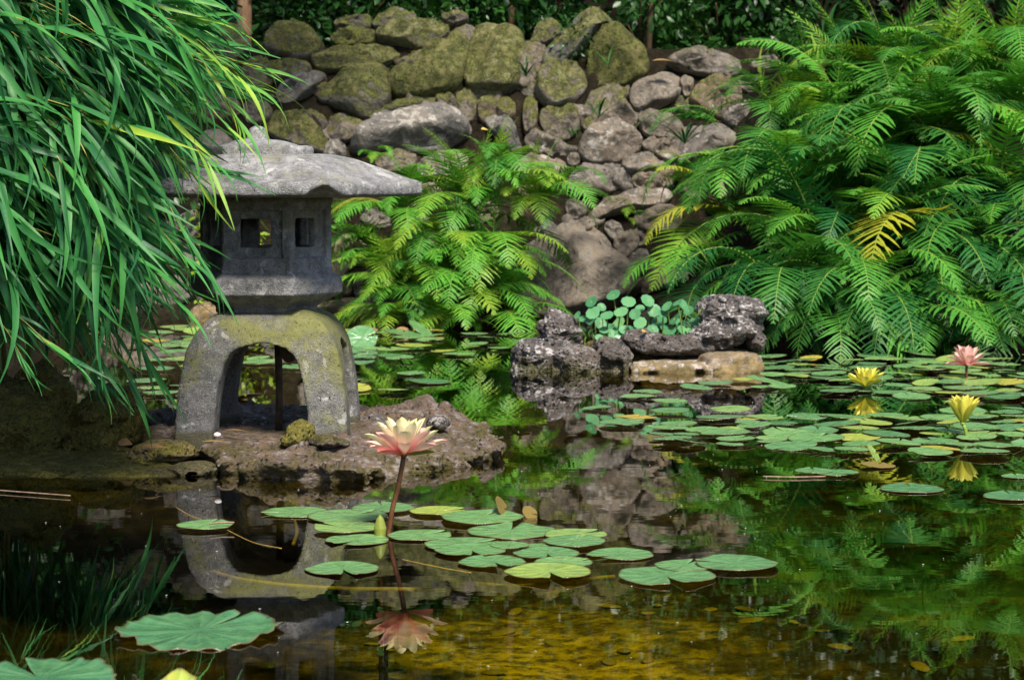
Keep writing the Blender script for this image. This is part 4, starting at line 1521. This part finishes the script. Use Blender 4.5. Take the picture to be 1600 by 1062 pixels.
def tree(label, px, y, h, r0, mat, lean, tone, k=0, sc=1.0):
    x = gx_(px, y)
    z = float(ground_h(np.array(float(x)), np.array(float(y))))
    o = thing('slender_tree', label, 'tree', loc=(x, y, z))
    pts = bez((0, 0, -.15), (lean * .3, 0, h * .5), (lean, .1, h), 10)
    parts = [tube(pts, list(np.linspace(r0, r0 * .5, 10)), 8)]
    for j in range(5):
        a = j * 1.3
        parts.append(tube(bez(pts[8], pts[9] + np.array([math.cos(a) * .2, math.sin(a) * .2, .1]), pts[9] + np.array([math.cos(a) * .7, math.sin(a) * .7, .3]) * sc, 6), list(np.linspace(r0 * .4, r0 * .15, 6)), 5))
    v, f = merge(parts)
    obj('trunk', mesh_np('trunk', v, f, mat), o)
    obj('crown', TRC[k], o, loc=(lean, .1, h + .25), scale=sc, tone=tone)


tree('slender brown trunk rising behind the squared mossy boulder', 803, 9.75, 1.7, .022, M['bark'], -.08, .25, 0)
tree('thin crooked stem among leaves above the bright mossy stone', 1010, 9.6, 1.8, .016, M['bark'], .1, .3, 1)
tree('pale sandy trunk at the top behind the bamboo tips', 384, 9.7, 2.0, .04, M['sandbark'], .05, .3, 0, 1.1)

# unseen tree, added beside the wall to shade its upper stones
ox, oy = -2.5, 8.9
oz = float(ground_h(np.array(ox), np.array(oy)))
o = thing('added_shade_tree', 'unseen tree added out of frame to shade the upper wall stones', 'tree', loc=(ox, oy, oz))
top = np.array([.6, -.6, 1.9])
parts = [tube(bez((0, 0, -.3), (.1, 0, 1.4), top, 12), list(np.linspace(.09, .05, 12)), 9)]
tips = [(1.3, -.95, 2.1), (1.8, -.9, 2.2), (.9, -.8, 2.4)]
for q in tips:
    parts.append(tube(bez(top, (top + np.array(q)) / 2 + np.array([0, 0, .15]), q, 8), list(np.linspace(.04, .012, 8)), 6))
v, f = merge(parts)
obj('trunk', mesh_np('trunk', v, f, M['bark']), o)
for q in tips:
    obj('crown', TRC[0], o, loc=q, rot=(0, 0, rng.uniform(0, 6)), scale=.6, tone=.3)

# strappy grass plants
def tuft(label, px, py, d, L, n, tone, group=None, name='grassy_plant'):
    o = thing(name, label, 'plant', loc=at(px, py, d), group=group)
    its = []
    for j in range(n):
        a = rng.uniform(0, 6.28)
        e = rng.uniform(.5, 1.3)
        dv = (math.cos(a) * math.cos(e), math.sin(a) * math.cos(e), math.sin(e))
        obj('leaf', GBM[int(rng.integers(0, 3))], o, mtx=M4(frame_mtx((0, 0, 0), dv, (0, 0, 1), L * rng.uniform(.6, 1.1), 0)), tone=float(np.clip(tone + rng.normal(0, .1), 0, 1)))
    return o


GBM = []
for bd in (.5, .9, 1.3):
    v, f = blade(bd, 7, .075, .3, 0, .35)
    GBM.append(mesh_np('leaf', v, f, M['shrub']))
tuft('dark strappy grass plant on the wall top left of the ferns', 1225, 105, 8.95, .24, 26, .3)
tuft('dark strappy plant behind the fern with curled shoots', 1290, 70, 9.1, .3, 26, .22)
tuft('dark spiky plant in the hollow beneath the arching single fern', 1070, 225, 8.45, .2, 16, .1)
tuft('dark spiky plant beside the golden fern fronds', 1052, 300, 8.3, .17, 18, .15)
tuft('small dark leafy sprig growing on the squared mossy boulder', 822, 120, 8.6, .14, 14, .2)
tuft('small green sprig growing over the bright mossy stone', 950, 105, 8.55, .12, 9, .6)
tuft('two long dark leaves behind the round pink boulder', 935, 185, 8.5, .16, 5, .15)
tuft('small grass sprig above the long pale wall stone', 895, 212, 8.4, .1, 9, .55)
for j, px in enumerate(range(620, 1260, 62)):
    y_ = 9.3 + .12 * math.sin(j * 1.7)
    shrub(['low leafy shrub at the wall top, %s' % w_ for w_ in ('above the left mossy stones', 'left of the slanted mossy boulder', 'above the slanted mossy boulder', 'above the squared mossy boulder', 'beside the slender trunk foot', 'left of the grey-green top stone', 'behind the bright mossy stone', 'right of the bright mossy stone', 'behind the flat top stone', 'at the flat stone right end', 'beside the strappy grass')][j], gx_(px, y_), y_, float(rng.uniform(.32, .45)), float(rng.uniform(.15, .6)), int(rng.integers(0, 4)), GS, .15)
#SECTION4
# ------------------------------------------------------------------ lily pads
def pad_mesh(seed, wav=.03, rim=.03, notch=.16, cup=0.0, rag=0.0):
    """round floating leaf of radius 1 with a cleft towards +X; thin solid"""
    r = np.random.default_rng(seed)
    na, nr = (70 if rag else 34), 5
    ph = r.uniform(0, 6.28, 4)
    rr_ = [0.04, .3, .58, .82, .95, 1.0]
    V, rad, vein, und = [], [], [], []
    for layer in (0, 1):
        for k in range(nr + 1):
            for j in range(na):
                s = j / (na - 1)
                half = notch * (rr_[k] ** .6)
                a = half + (2 * math.pi - 2 * half) * s
                q = rr_[k]
                edge = 1 + .03 * math.sin(3 * a + ph[0]) + .02 * math.sin(7 * a + ph[1])
                z = (wav * q ** 3 * (math.sin(3 * a + ph[2]) + .6 * math.sin(5 * a + ph[3])) + rim * max(0, q - .8) / .2 * (0.5 + .5 * math.sin(2 * a + ph[1])))
                edge += rag * (math.sin(13 * a + ph[2]) * .5 + math.sin(23 * a + ph[3]) * .5 + .8 * max(0, math.sin(9 * a + ph[0])) ** 4)
                z += rag * q * q * .5 * math.sin(17 * a + ph[1])
                tip = math.exp(-((min(s, 1 - s)) / .05) ** 2)
                z += tip * q * q * r.uniform(.02, .05) + cup * q * q
                V.append((q * edge * math.cos(a), q * edge * math.sin(a), z - layer * .018 + .012))
                rad.append(q)
                vein.append(1.0 if j % 3 == 0 and q > .1 else 0.0)
                und.append(float(layer))
    F = []
    L1 = (nr + 1) * na
    for k in range(nr):
        for j in range(na - 1):
            a = k * na + j
            F.append((a, a + na, a + na + 1, a + 1))
            F.append((L1 + a, L1 + a + 1, L1 + a + na + 1, L1 + a + na))
    for j in range(na - 1):
        a = nr * na + j
        F.append((a, L1 + a, L1 + a + 1, a + 1))
    for k in range(nr):
        for j, fl in ((0, 1), (na - 1, 0)):
            a = k * na + j
            q = (a, L1 + a, L1 + a + na, a + na)
            F.append(q if fl else q[::-1])
    F.append(tuple(range(na)))
    return mesh_np('lily_pad', V, F, M['pad'], True, {'rad': rad, 'vein': vein, 'under': und})


PM = [pad_mesh(i, *q) for i, q in enumerate([(.006, .012, .1), (.008, .02, .16), (.005, .01, .06), (.010, .025, .2), (.014, .015, .12), (.006, .03, .1)])]
PBIG = pad_mesh(33, .022, .05, .1, 0, .045)
PCURL = pad_mesh(34, .12, .35, .3, .1)
PDEAD = PM[4].copy()
PDEAD.materials[0] = M['deadpad']
PADS = []


def pad(label, px, py, wpx, face=-90, tone=.3, k=0, me=None, group=None, tilt=(0, 0), z=0.0015, name='lily_pad'):
    c = onz(px, py, 0)
    d = topx(c)[2]
    r_ = wpx / 2 * d / FPX
    PADS.append((c[0], c[1], r_))
    return thing(name, label, 'lily pad', loc=(c[0], c[1], z), group=group, me=me or PM[k], rot=Euler((tilt[0], tilt[1], R(face))), scale=r_, tone=tone)


FG = 'lily pads in the foreground cluster'
for a in [
    ('big ragged teal lily pad with wavy rim in the near left water', 310, 987, 252, 60, .06, 0, PBIG, (.0, 0)),
    ('large blue-green lily pad cut by the bottom left corner', 62, 1064, 235, 120, .05, 0, PBIG, (0, 0)),
    ('curled leaf with orange rim at the bottom edge beside the corner pad', 258, 1082, 100, -40, .8, 0, PCURL, (.0, 0)),
    ('lone narrow lily pad with a pale stick on it under the lantern', 321, 824, 88, 70, .4, 2, None, (0, 0)),
    ('leftmost pad of the cluster below the flower', 462, 801, 105, 200, .35, 2, None, (0, 0)),
    ('broad pad behind the closed bud', 542, 808, 125, 40, .38, 0, None, (0, 0)),
    ('pad behind the lily stem', 598, 796, 98, 100, .3, 2, None, (0, 0)),
    ('pale yellowish pad left of the closed bud', 541, 828, 105, 150, .52, 1, None, (0, 0)),
    ('pad directly in front of the closed bud', 557, 845, 100, -120, .4, 3, None, (0, 0)),
    ('pad right of the lily stem base', 655, 838, 100, 30, .38, 0, None, (0, 0)),
    ('yellow-rimmed pad behind the cluster right of the stem', 684, 801, 88, 10, .72, 1, None, (0, 0)),
    ('broad pale pad in front of the folded brown leaf', 752, 812, 128, 60, .4, 0, None, (0, 0)),
    ('large green pad near the middle of the cluster', 797, 831, 138, 80, .36, 4, None, (0, 0)),
    ('dark pad in the cluster centre', 722, 852, 118, 20, .33, 0, None, (0, 0)),
    ('cleft pad in the cluster centre front', 737, 863, 112, -80, .35, 3, None, (0, 0)),
    ('small pad wedged in the right of the cluster', 796, 856, 62, 140, .38, 2, None, (0, 0)),
    ('cleft heart-shaped pad alone below the bud', 536, 890, 116, -78, .3, 3, None, (0, 0)),
    ('cleft pad at the front of the cluster', 770, 880, 106, -70, .3, 3, None, (0, 0)),
    ('yellow-topped pad at the back right of the cluster', 898, 838, 98, 30, .55, 1, None, (0, 0)),
    ('dark shiny pad at the right of the cluster', 897, 850, 98, 70, .3, 0, None, (0, 0)),
    ('small pad in the middle of the cluster right half', 842, 856, 66, 30, .35, 0, None, (0, 0)),
    ('cleft pad with raised lip in the right half of the cluster', 855, 867, 104, -85, .3, 3, None, (0, 0)),
    ('half-hidden pad with brown curl between two right pads', 880, 882, 92, 20, .45, 5, None, (0, 0)),
    ('yellow-green cleft pad at the front right of the cluster', 858, 898, 136, -80, .62, 3, None, (0, 0)),
    ('pad with open cleft just right of the cluster', 970, 867, 104, -140, .32, 1, None, (0, 0)),
    ('large cleft pad in the trio right of the cluster', 1040, 902, 152, -80, .24, 1, None, (0, 0)),
    ('pad half tucked behind the large cleft pad', 1068, 887, 92, 60, .3, 0, None, (0, 0)),
    ('broad dark pad with upturned right tip in the trio', 1150, 884, 130, 175, .22, 4, None, (0, 0)),
    ('dark narrow pad alone in the right open water', 1424, 764, 98, 90, .12, 2, None, (0, 0)),
    ('dark pad cut by the right edge', 1582, 777, 92, 90, .12, 2, None, (0, 0)),
    ('pad beside the floating pale stick in the right water', 1306, 741, 72, -60, .25, 1, None, (0, 0)),
    ('flat pad touching the floating pale stick', 1272, 739, 60, 90, .28, 0, None, (0, 0)),
    ('small pad at the right edge above the dark ones', 1590, 745, 50, 90, .3, 0, None, (0, 0)),
]:
    lab, px, py, wpx, fc, tn, k, me, tl = a
    pad(lab, px, py, wpx, fc, tn, k, me, None if me is not None else FG, tl, z=.0015 + .0012 * (len(PADS) % 4))
pad('upright folded brown-green leaf standing behind the cluster', 786, 806, 46, 70, .85, 4, PDEAD, None, (R(62), R(10)), z=.012, name='folded_leaf')
pad('dry orange folded leaf floating right of the upright brown one', 828, 808, 26, 20, .9, 4, PDEAD, None, (R(50), R(20)), z=.008, name='folded_leaf')
pad('ragged green leaf standing on edge at the near rim of the right raft', 1366, 718, 40, 70, .6, 4, None, None, (R(55), 0), z=.012, name='folded_leaf')
pad('orange-brown rotting leaf floating before the right raft', 1371, 729, 54, 70, .9, 4, PDEAD, None, (R(4), 0), z=.004, name='rotting_leaf')
pad('pale upturned leaf at the foot of the fern clump', 658, 522, 46, 70, .3, 4, None, None, (R(35), 0), z=.02, name='upturned_leaf')
pad('teal upturned leaf touching the lantern base edge', 566, 540, 50, 20, .2, 4, None, None, (R(45), R(-10)), z=.03, name='upturned_leaf')


def raft(label, poly, n, rlo, rhi, group, sep=.8, tone=.38, fmt=None):
    k = tries = 0
    made = []
    xs = [q[0] for q in poly]
    ys = [q[1] for q in poly]
    while k < n and tries < n * 60:
        tries += 1
        px = rng.uniform(min(xs), max(xs))
        # even over the water, not over the picture
        i0, i1 = 1 / (min(ys) - HOR), 1 / (max(ys) - HOR)
        py = HOR + 1 / rng.uniform(i1, i0)
        if not inpoly(px, py, poly):
            continue
        c = onz(px, py)
        r_ = rng.uniform(rlo, rhi)
        if any((c[0] - a) ** 2 + (c[1] - b) ** 2 < (sep * (r_ + q)) ** 2 for a, b, q in PADS):
            continue
        PADS.append((c[0], c[1], r_))
        tn = float(np.clip(rng.normal(tone, .14) + (.4 if rng.random() < .06 else 0), 0.05, 1))
        tl = (float(rng.normal(0, .035)), float(rng.normal(0, .035)))
        if rng.random() < .1:
            tl = (float(rng.uniform(.06, .2)), float(rng.normal(0, .08)))
        made.append(thing('lily_pad', label, 'lily pad', loc=(c[0], c[1], .004 + .0015 * (k % 4) + abs(tl[0]) * r_ * .7), group=group, me=PM[int(rng.integers(0, 6))], rot=Euler((tl[0], tl[1], rng.uniform(0, 6.28))), scale=r_, tone=tn))
        k += 1
    relabel(made, 10, fmt, lambda q: 'yellowing' if q['tone'] > .62 else 'dark green' if q['tone'] < .25 else 'green')


raft('small green pad in the crowded raft around the cup-shaped yellow lily',
     [(985, 672), (1060, 657), (1300, 652), (1600, 640), (1640, 712), (1500, 715), (1330, 712), (1200, 706), (1050, 697)], 66, .03, .064, 'pads of the near right raft', .8, fmt='%s pad by the cup-shaped lily, %s from left in raft row %s from front')
raft('small green pad in the raft between the pink lily and the floating yellow lily',
     [(1190, 558), (1640, 555), (1640, 634), (1420, 630), (1250, 612), (1060, 604), (1190, 590)], 84, .033, .066, 'pads of the far right raft', .72, fmt='%s pad in the far right raft, %s from left in row %s from front')
raft('small green pad in the crowded raft at the foot of the left fern clump',
     [(200, 512), (560, 512), (830, 524), (810, 548), (700, 562), (560, 566), (200, 562)], 66, .035, .072, 'pads of the raft behind the lantern', .7, .42, '%s pad at the left ferns, %s from left in raft row %s from front')
raft('scattered small pad on the open water between the lantern and the fern clump',
     [(210, 562), (700, 562), (680, 600), (570, 640), (230, 640)], 26, .035, .07, 'scattered pads behind the lantern', .9, fmt='%s loose pad behind the lantern legs, %s from left in row %s from front')
raft('scattered small pad on the reflections in front of the island',
     [(930, 604), (1190, 600), (1180, 655), (1000, 668), (930, 660)], 9, .035, .06, 'scattered pads before the island', 1.0, fmt='%s loose pad before the rock island, %s from left in row %s from front')

# ------------------------------------------------------------------ water lilies
def petal(wid=.36, cup=.25, curl=.2, n=9, m=5, seed=0, mat='petal_cream'):
    V, A, F = [], [], []
    for i in range(n + 1):
        s = i / n
        w_ = wid * (s + .04) ** .55 * (1 - s ** 3.2) ** .75 * .62
        z = .25 * curl * math.sin(s * math.pi * .5) * s
        for j in range(m + 1):
            t = 2 * j / m - 1
            V.append((s * math.cos(curl * s * .5), w_ * t, z + cup * w_ * (t * t) * 1.6 * (1 - .3 * s)))
            A.append(s)
    for i in range(n):
        for j in range(m):
            a = i * (m + 1) + j
            F.append((a, a + m + 1, a + m + 2, a + 1))
    return mesh_np('petal', V, F, M[mat], True, {'along': A})


PT = {k: [petal(w_, c, cu, mat=k) for w_, c, cu in ((.36, .55, .45), (.33, .7, .3), (.38, .5, .55))] for k in
      ('petal_cream', 'petal_pink', 'sepal_green', 'sepal_pink', 'petal_yellow', 'sepal_yellow')}


def lily(label, c, L, whorls, base, stem_pts=None, stem_mat='stem', tilt=(0, 0), stam=True):
    """c: base of the flower in world; whorls: (count, elevation deg, length, petal kind, phase)"""
    o = thing('water_lily', label, 'flower', loc=base)
    off_ = np.asarray(c) - np.asarray(base)
    for cnt, el, ln, kind, ph in whorls:
        for j in range(cnt):
            a = R(ph + 360 * j / cnt + rng.normal(0, 4))
            e = R(el + rng.normal(0, 3))
            kk = kind[j % len(kind)] if isinstance(kind, list) else kind
            mrot = Euler((tilt[0], tilt[1], 0)).to_matrix() @ Matrix.Rotation(a, 3, 'Z') @ Matrix.Rotation(-e, 3, 'Y')
            mt = mrot.to_4x4() @ Matrix.Scale(L * ln * float(rng.uniform(.94, 1.05)), 4)
            rad0 = .06 * L * math.cos(e)
            mt.translation = Vector(off_) + Vector((math.cos(a) * rad0, math.sin(a) * rad0, 0.0))
            obj('sepal' if kk.startswith('sepal') else 'petal', PT[kk][j % 3], o, mtx=mt)
    if stam:
        ps = []
        for j in range(26):
            a = j * 2.4
            r0 = .04 * L + .1 * L * (j / 26)
            p0 = off_ + np.array([math.cos(a) * r0, math.sin(a) * r0, .05 * L])
            p1 = off_ + np.array([math.cos(a) * r0 * 1.5, math.sin(a) * r0 * 1.5, .42 * L])
            ps.append(tube(bez(p0, p1 * .5 + p0 * .5 + np.array([math.cos(a), math.sin(a), 0]) * .05 * L, p1, 5), [.012 * L, .018 * L, .02 * L, .02 * L, .01 * L], 5))
        v, f = merge(ps)
        obj('stamens', mesh_np('stamens', v, f, M['stamen']), o, kind='stuff')
    # receptacle
    v, f = tube([off_ + np.array([0, 0, -.06 * L]), off_ + np.array([0, 0, .0]), off_ + np.array([0, 0, .05 * L])], [.05 * L, .1 * L, .08 * L], 10)
    obj('receptacle', mesh_np('receptacle', v, f, M[stem_mat]), o)
    if stem_pts is not None:
        v, f = tube([np.asarray(q) - np.asarray(base) for q in stem_pts], .0042 if L > .05 else .004, 8)
        obj('stem', mesh_np('stem', v, f, M[stem_mat]), o)
    return o


s0 = onz(607, 832)
dl = s0[1]
fc = at(631, 711, dl - .01)
lily('open cream and pink water lily held high on a dark stem before the lantern', fc, .068,
     [(4, 4, .98, ['sepal_green', 'sepal_pink', 'sepal_pink', 'sepal_pink'], -38), (7, 13, 1.08, 'petal_pink', -90), (8, 29, 1.08, ['petal_cream', 'petal_pink'], 10), (8, 45, 1.05, 'petal_cream', 33), (7, 58, 1.0, 'petal_cream', 0), (6, 72, .88, 'petal_cream', 20)],
     tuple(s0), [s0 + np.array([-.006, 0, -.25]), s0 + np.array([-.001, 0, -.02]), s0, at(613, 795, dl), at(622, 760, dl - .003), at(628, 730, dl - .007), fc])
# closed bud
b0 = onz(594, 838)
o = thing('lily_bud', 'closed green lily bud standing among the pads at the stem foot', 'flower bud', loc=tuple(b0))
for j in range(5):
    a = R(-90 + 72 * j)
    m = Matrix.Rotation(a, 3, 'Z') @ Matrix.Rotation(-R(99), 3, 'Y')
    mt = m.to_4x4() @ Matrix.Scale(.042, 4)
    mt.translation = Vector((math.cos(a) * .0095, math.sin(a) * .0095, -.003))
    obj('sepal', PT['sepal_green' if j != 1 else 'sepal_yellow'][1], o, mtx=mt)
v, f = nets(lambda P: np.sqrt(P[..., 0] ** 2 + P[..., 1] ** 2) - np.interp(P[..., 2], [-.01, 0, .014, .03, .041], [.004, .009, .0105, .006, -.002]), (-.014, -.014, -.01), (.014, .014, .042), .0015)
obj('petals', mesh_np('petals', v, f, simple_mat('bud_green', (.13, .16, .02), (.2, .22, .04), 40, .45)), o)
v, f = tube([(0, 0, -.25), (0, 0, -.05), (0, 0, .002)], .004, 6)
obj('stem', mesh_np('stem', v, f, M['stem']), o)

yc = onz(1353, 612)
lily('wide open pale yellow lily floating on the far right raft', yc + np.array([0, 0, .015]), .062,
     [(4, 12, 1.0, 'sepal_yellow', 20), (7, 28, 1.05, 'petal_yellow', 0), (7, 48, 1.0, 'petal_yellow', 25), (6, 66, .9, 'petal_yellow', 10), (4, 78, .8, 'petal_yellow', 0)],
     tuple(yc), [yc + np.array([0, 0, -.2]), yc + np.array([0, 0, .015])], 'stem_green')
yc = onz(1511, 684)
lily('cup-shaped yellow lily on a short green stem in the near right raft', yc + np.array([-.01, 0, .033]), .066,
     [(4, 50, 1.0, 'sepal_yellow', -70), (7, 56, 1.05, 'petal_yellow', 0), (7, 64, 1.05, 'petal_yellow', 30), (6, 74, 1.0, 'petal_yellow', 10)],
     tuple(yc), [yc + np.array([0, 0, -.2]), yc, yc + np.array([-.004, 0, .02]), yc + np.array([-.01, 0, .034])], 'stem_green', (0, 0), False)
pc = onz(1510, 592)
lily('pink star-shaped lily standing before the dark hollow of the fern bank', pc + np.array([0, 0, .04]), .068,
     [(5, 2, .95, 'petal_pink', -90), (7, 25, 1.0, 'petal_pink', 10), (7, 48, 1.0, 'petal_pink', 35), (6, 68, .9, 'petal_pink', 0)],
     tuple(pc), [pc + np.array([0, 0, -.2]), pc, pc + np.array([0, 0, .04])], 'stem')

# ------------------------------------------------------------------ pennywort on the island
def penny_mesh(seed):
    r = np.random.default_rng(seed)
    V, F = [(0, 0, -.12)], []
    na = 22
    for q in (.35, .7, 1.0):
        for j in range(na):
            a = 2 * math.pi * j / na
            e = 1 + (.05 * math.cos(9 * a) if q == 1.0 else 0)
            V.append((q * e * math.cos(a), q * e * math.sin(a), -.12 + .16 * q + .05 * q * math.sin(2 * a + seed) - .07 * q ** 4))
    for j in range(na):
        j2 = (j + 1) % na
        F.append((0, 1 + j, 1 + j2))
        for k in range(2):
            b = 1 + k * na
            F.append((b + j, b + na + j, b + na + j2, b + j2))
    return mesh_np('leaf', V, F, M['penny'])


PNM = [penny_mesh(i) for i in range(3)]
pn0 = at(1010, 540, ID + .1)
o = thing('pennywort', 'clump of teal round-leaved pennywort growing on the small rock island', 'plant', loc=tuple(pn0))
PL = [(958, 450, 24), (924, 462, 22), (982, 462, 24), (1012, 460, 24), (926, 482, 24), (948, 486, 22), (970, 480, 24), (992, 484, 20), (1022, 478, 22), (1042, 470, 20), (1058, 464, 18), (1068, 468, 22),
      (912, 492, 18), (938, 500, 22), (966, 500, 24), (1000, 500, 22), (1030, 496, 26), (1054, 492, 24), (1076, 478, 18), (1084, 498, 18), (1020, 512, 20), (1046, 514, 22), (1066, 512, 18), (982, 512, 18),
      (1090, 466, 16), (1104, 458, 16), (1112, 470, 16), (902, 486, 14), (956, 512, 18), (1036, 482, 18), (1078, 516, 16), (940, 472, 16), (1000, 474, 16), (1016, 525, 16), (1050, 526, 18), (1062, 500, 18)]
PL += [(float(rng.uniform(905, 1085)), float(rng.uniform(490, 530)), float(rng.uniform(14, 20))) for _ in range(26)]
for px, py, r_ in PL:
    d = ID + .06 + rng.uniform(-.1, .12)
    py = 535 - (535 - py) * .88
    p = at(px, py, d)
    tl = Euler((float(R(rng.uniform(30, 65))), float(rng.normal(0, .35)), float(rng.normal(0, .6))))
    lf = obj('leaf', PNM[int(rng.integers(0, 3))], o, loc=p - pn0, rot=tl, scale=float(r_ * .48 * d / FPX), tone=float(np.clip(rng.normal(.4, .15), 0, .8)))
    b = at(px + rng.uniform(-12, 12), 540, d + .04)
    v, f = tube(bez(b - pn0, (b + p) / 2 - pn0 + np.array([.0, 0, .02]), p - pn0, 6), .0022, 4)
    obj('stalk', mesh_np('stalk', v, f, M['stem_green']), o)
tuft('tiny grassy sprigs growing between the island rocks on the left', 918, 530, ID - .05, .07, 22, .55)
tuft('small fresh green sprig on the right island rock', 1090, 494, ID - .1, .045, 7, .8)

# ------------------------------------------------------------------ small things: stems, twigs, sticks, dead leaves
def curve_thing(name, label, cat, pts, rad, mat, group=None):
    pts = [np.asarray(p, float) for p in pts]
    q = []
    for i in range(len(pts) - 1):
        p0, p1, p2, p3 = pts[max(i - 1, 0)], pts[i], pts[i + 1], pts[min(i + 2, len(pts) - 1)]
        for t in np.linspace(0, 1, 7)[:-1]:
            q.append(.5 * (2 * p1 + (p2 - p0) * t + (2 * p0 - 5 * p1 + 4 * p2 - p3) * t * t + (3 * p1 - p0 - 3 * p2 + p3) * t ** 3))
    q.append(pts[-1])
    b = q[0].copy()
    v, f = tube([x - b for x in q], rad, 6)
    return thing(name, label, cat, loc=tuple(b), group=group, me=mesh_np(name, v, f, mat))


curve_thing('floating_reed', 'thin yellow stem floating from the bank past the lone pad', 'stem', [onz(x, y, .0003) for x, y in ((275, 792), (300, 806), (340, 820), (372, 836), (400, 848), (440, 856))], .00035, M['twig'])
curve_thing('floating_reed', 'orange floating stem running right below the flower stem', 'stem', [onz(x, y, .0003) for x, y in ((628, 873), (660, 880), (700, 888), (736, 894))], .00035, M['twig'])
curve_thing('floating_stick', 'pale pinkish stick lying across the lone pad', 'stick', [onz(x, y, .012) for x, y in ((328, 818), (345, 816), (366, 816))], .0018, M['stick'])
curve_thing('floating_stick', 'long pale stick floating before the right raft', 'stick', [onz(x, y, .003) for x, y in ((1192, 744), (1240, 745), (1290, 744))], .0016, M['stick'])
curve_thing('floating_stick', 'weathered stick at the left waterline below the boulder', 'stick', [onz(x, y, .004) for x, y in ((-10, 765), (30, 768), (70, 771), (110, 774))], .0012, M['stick'])
for j, pts in enumerate([[(300, 880), (380, 905), (520, 918), (700, 919), (900, 912)], [(700, 905), (800, 915), (900, 905), (960, 900)], [(460, 812), (464, 830), (458, 850)]]):
    curve_thing('submerged_stem', ['long yellow-green lily stem curving under water below the flower', 'shorter yellow stem under water right of the flower reflection', 'small yellow-green loop of stem under water below the lantern'][j], 'stem',
                [onz(x, y, -.08) for x, y in pts], .0035, M['algae_stem'])


def dry_leaf(label, p, L, az, tilt=.15, mat='dryleaf', w_=.4, group=None, name='dry_leaf', cat='leaf'):
    v, f = oval(6, w_, .35)
    return thing(name, label, cat, loc=tuple(p), group=group, me=mesh_np(name, v, f, M[mat]), rot=Euler((tilt, -.1, az)), scale=L)


dry_leaf('curled brown dead leaf on the rocks left of the lantern leg', at(222, 704, 4.03) + np.array([0, 0, .006]), .055, .5, .3)
dry_leaf('dark brown folded leaf against the darker boulder', at(185, 690, 4.2), .05, -.9, .8)
dry_leaf('pale tan dead leaf at the front lip of the slab', at(415, 733, 3.97) , .03, .1, .2)
dry_leaf('long brown leaf at the foot of the lantern left leg', at(315, 690, 4.08), .055, .25, .1, w_=.22)
dry_leaf('thin brown leaf lying behind the lantern left leg', at(350, 672, 4.25), .05, .1, .1, w_=.2)
dry_leaf('yellow leaf caught on the small island plants', at(1004, 518, ID - .16), .045, 1.2, .5, 'twig')
dry_leaf('yellow leaf stuck at the tip of the tall upright fern frond', at(752, 202, 8.3), .05, .9, .6, 'twig')
dry_leaf('brown leaf litter on the wall top beside the flat stone', at(1020, 95, 8.95), .12, .3, .2)
dry_leaf('reddish bract poking up left of the fern clump foot', onz(575, 516, .02), .06, .8, .7)
dry_leaf('reddish brown bract at the foot of the fern clump', onz(618, 515, .02), .07, .4, .5)
v, f = nets(lambda P: np.sqrt((P[..., 0] / 1.5) ** 2 + P[..., 1] ** 2 + P[..., 2] ** 2) - .005 + fbm(P * 120, 2) * .003, (-.014, -.01, -.01), (.014, .01, .01), .0017)
thing('pebble', 'small white pebble at the foot of the lantern left leg', 'pebble', loc=tuple(at(339, 679, 4.1)), me=mesh_np('pebble', v, f, M['pale']))
# sunken leaves and pebbles on the near pond bed
SK = nets(lambda P: np.sqrt((P[..., 0]) ** 2 + (P[..., 1] / .6) ** 2 + (P[..., 2] / .16) ** 2) - 1 + fbm(P * 2, 2) * .3, (-1.1, -.8, -.3), (1.1, .8, .3), .16)
SKM = mesh_np('sunken_leaf', SK[0], SK[1], M['subm'])
SUNK = []
for j in range(26):
    px, py = rng.uniform(520, 1560), rng.uniform(935, 1060)
    p = onz(px, py, -.335)
    p[2] = float(ground_h(np.array(p[0]), np.array(p[1]))) + float(fbm(np.array([p[0] * 2.2, p[1] * 2.2, 0.0]), 4)) * .07 + .004
    SUNK.append(thing('sunken_leaf', 'golden leaf lying on the pond bed in the near water', 'leaf', loc=tuple(p), group='golden leaves on the near pond bed', me=SKM, rot=Euler((float(rng.normal(0, .1)), float(rng.normal(0, .1)), float(rng.uniform(0, 6.28)))), scale=float(rng.uniform(.015, .035))))

# pollen, petals and seed husks drifting on the water
V, F = [], []
for j in range(170):
    px, py = rng.uniform(-20, 1620), HOR + 1 / rng.uniform(1 / (1075 - HOR), 1 / (600 - HOR))
    c = onz(px, py, .0012)
    if any((c[0] - a) ** 2 + (c[1] - b) ** 2 < (q * 1.05) ** 2 for a, b, q in PADS):
        continue
    r_ = rng.uniform(.0004, .0012)
    a0 = rng.uniform(0, 6.28)
    b0 = len(V)
    for k in range(6):
        a = a0 + k * math.pi / 3
        V.append((c[0] + r_ * math.cos(a) * 1.5, c[1] + r_ * math.sin(a), .0012))
    V.append((c[0], c[1], .0012 + r_ * .6))
    F += [(b0 + k, b0 + (k + 1) % 6, b0 + 6) for k in range(6)]
obj('pollen_debris', mesh_np('pollen_debris', V, F, M['pale']), kind='stuff', label='pale specks of pollen and husks drifting on the water')

relabel(SUNK, 9, '%sgolden sunken leaf on the near pond bed, %s from left in row %s from front')
relabel(SLOPE, 10, '%sdark shrub on the slope above the wall, %s from left in row %s from front')
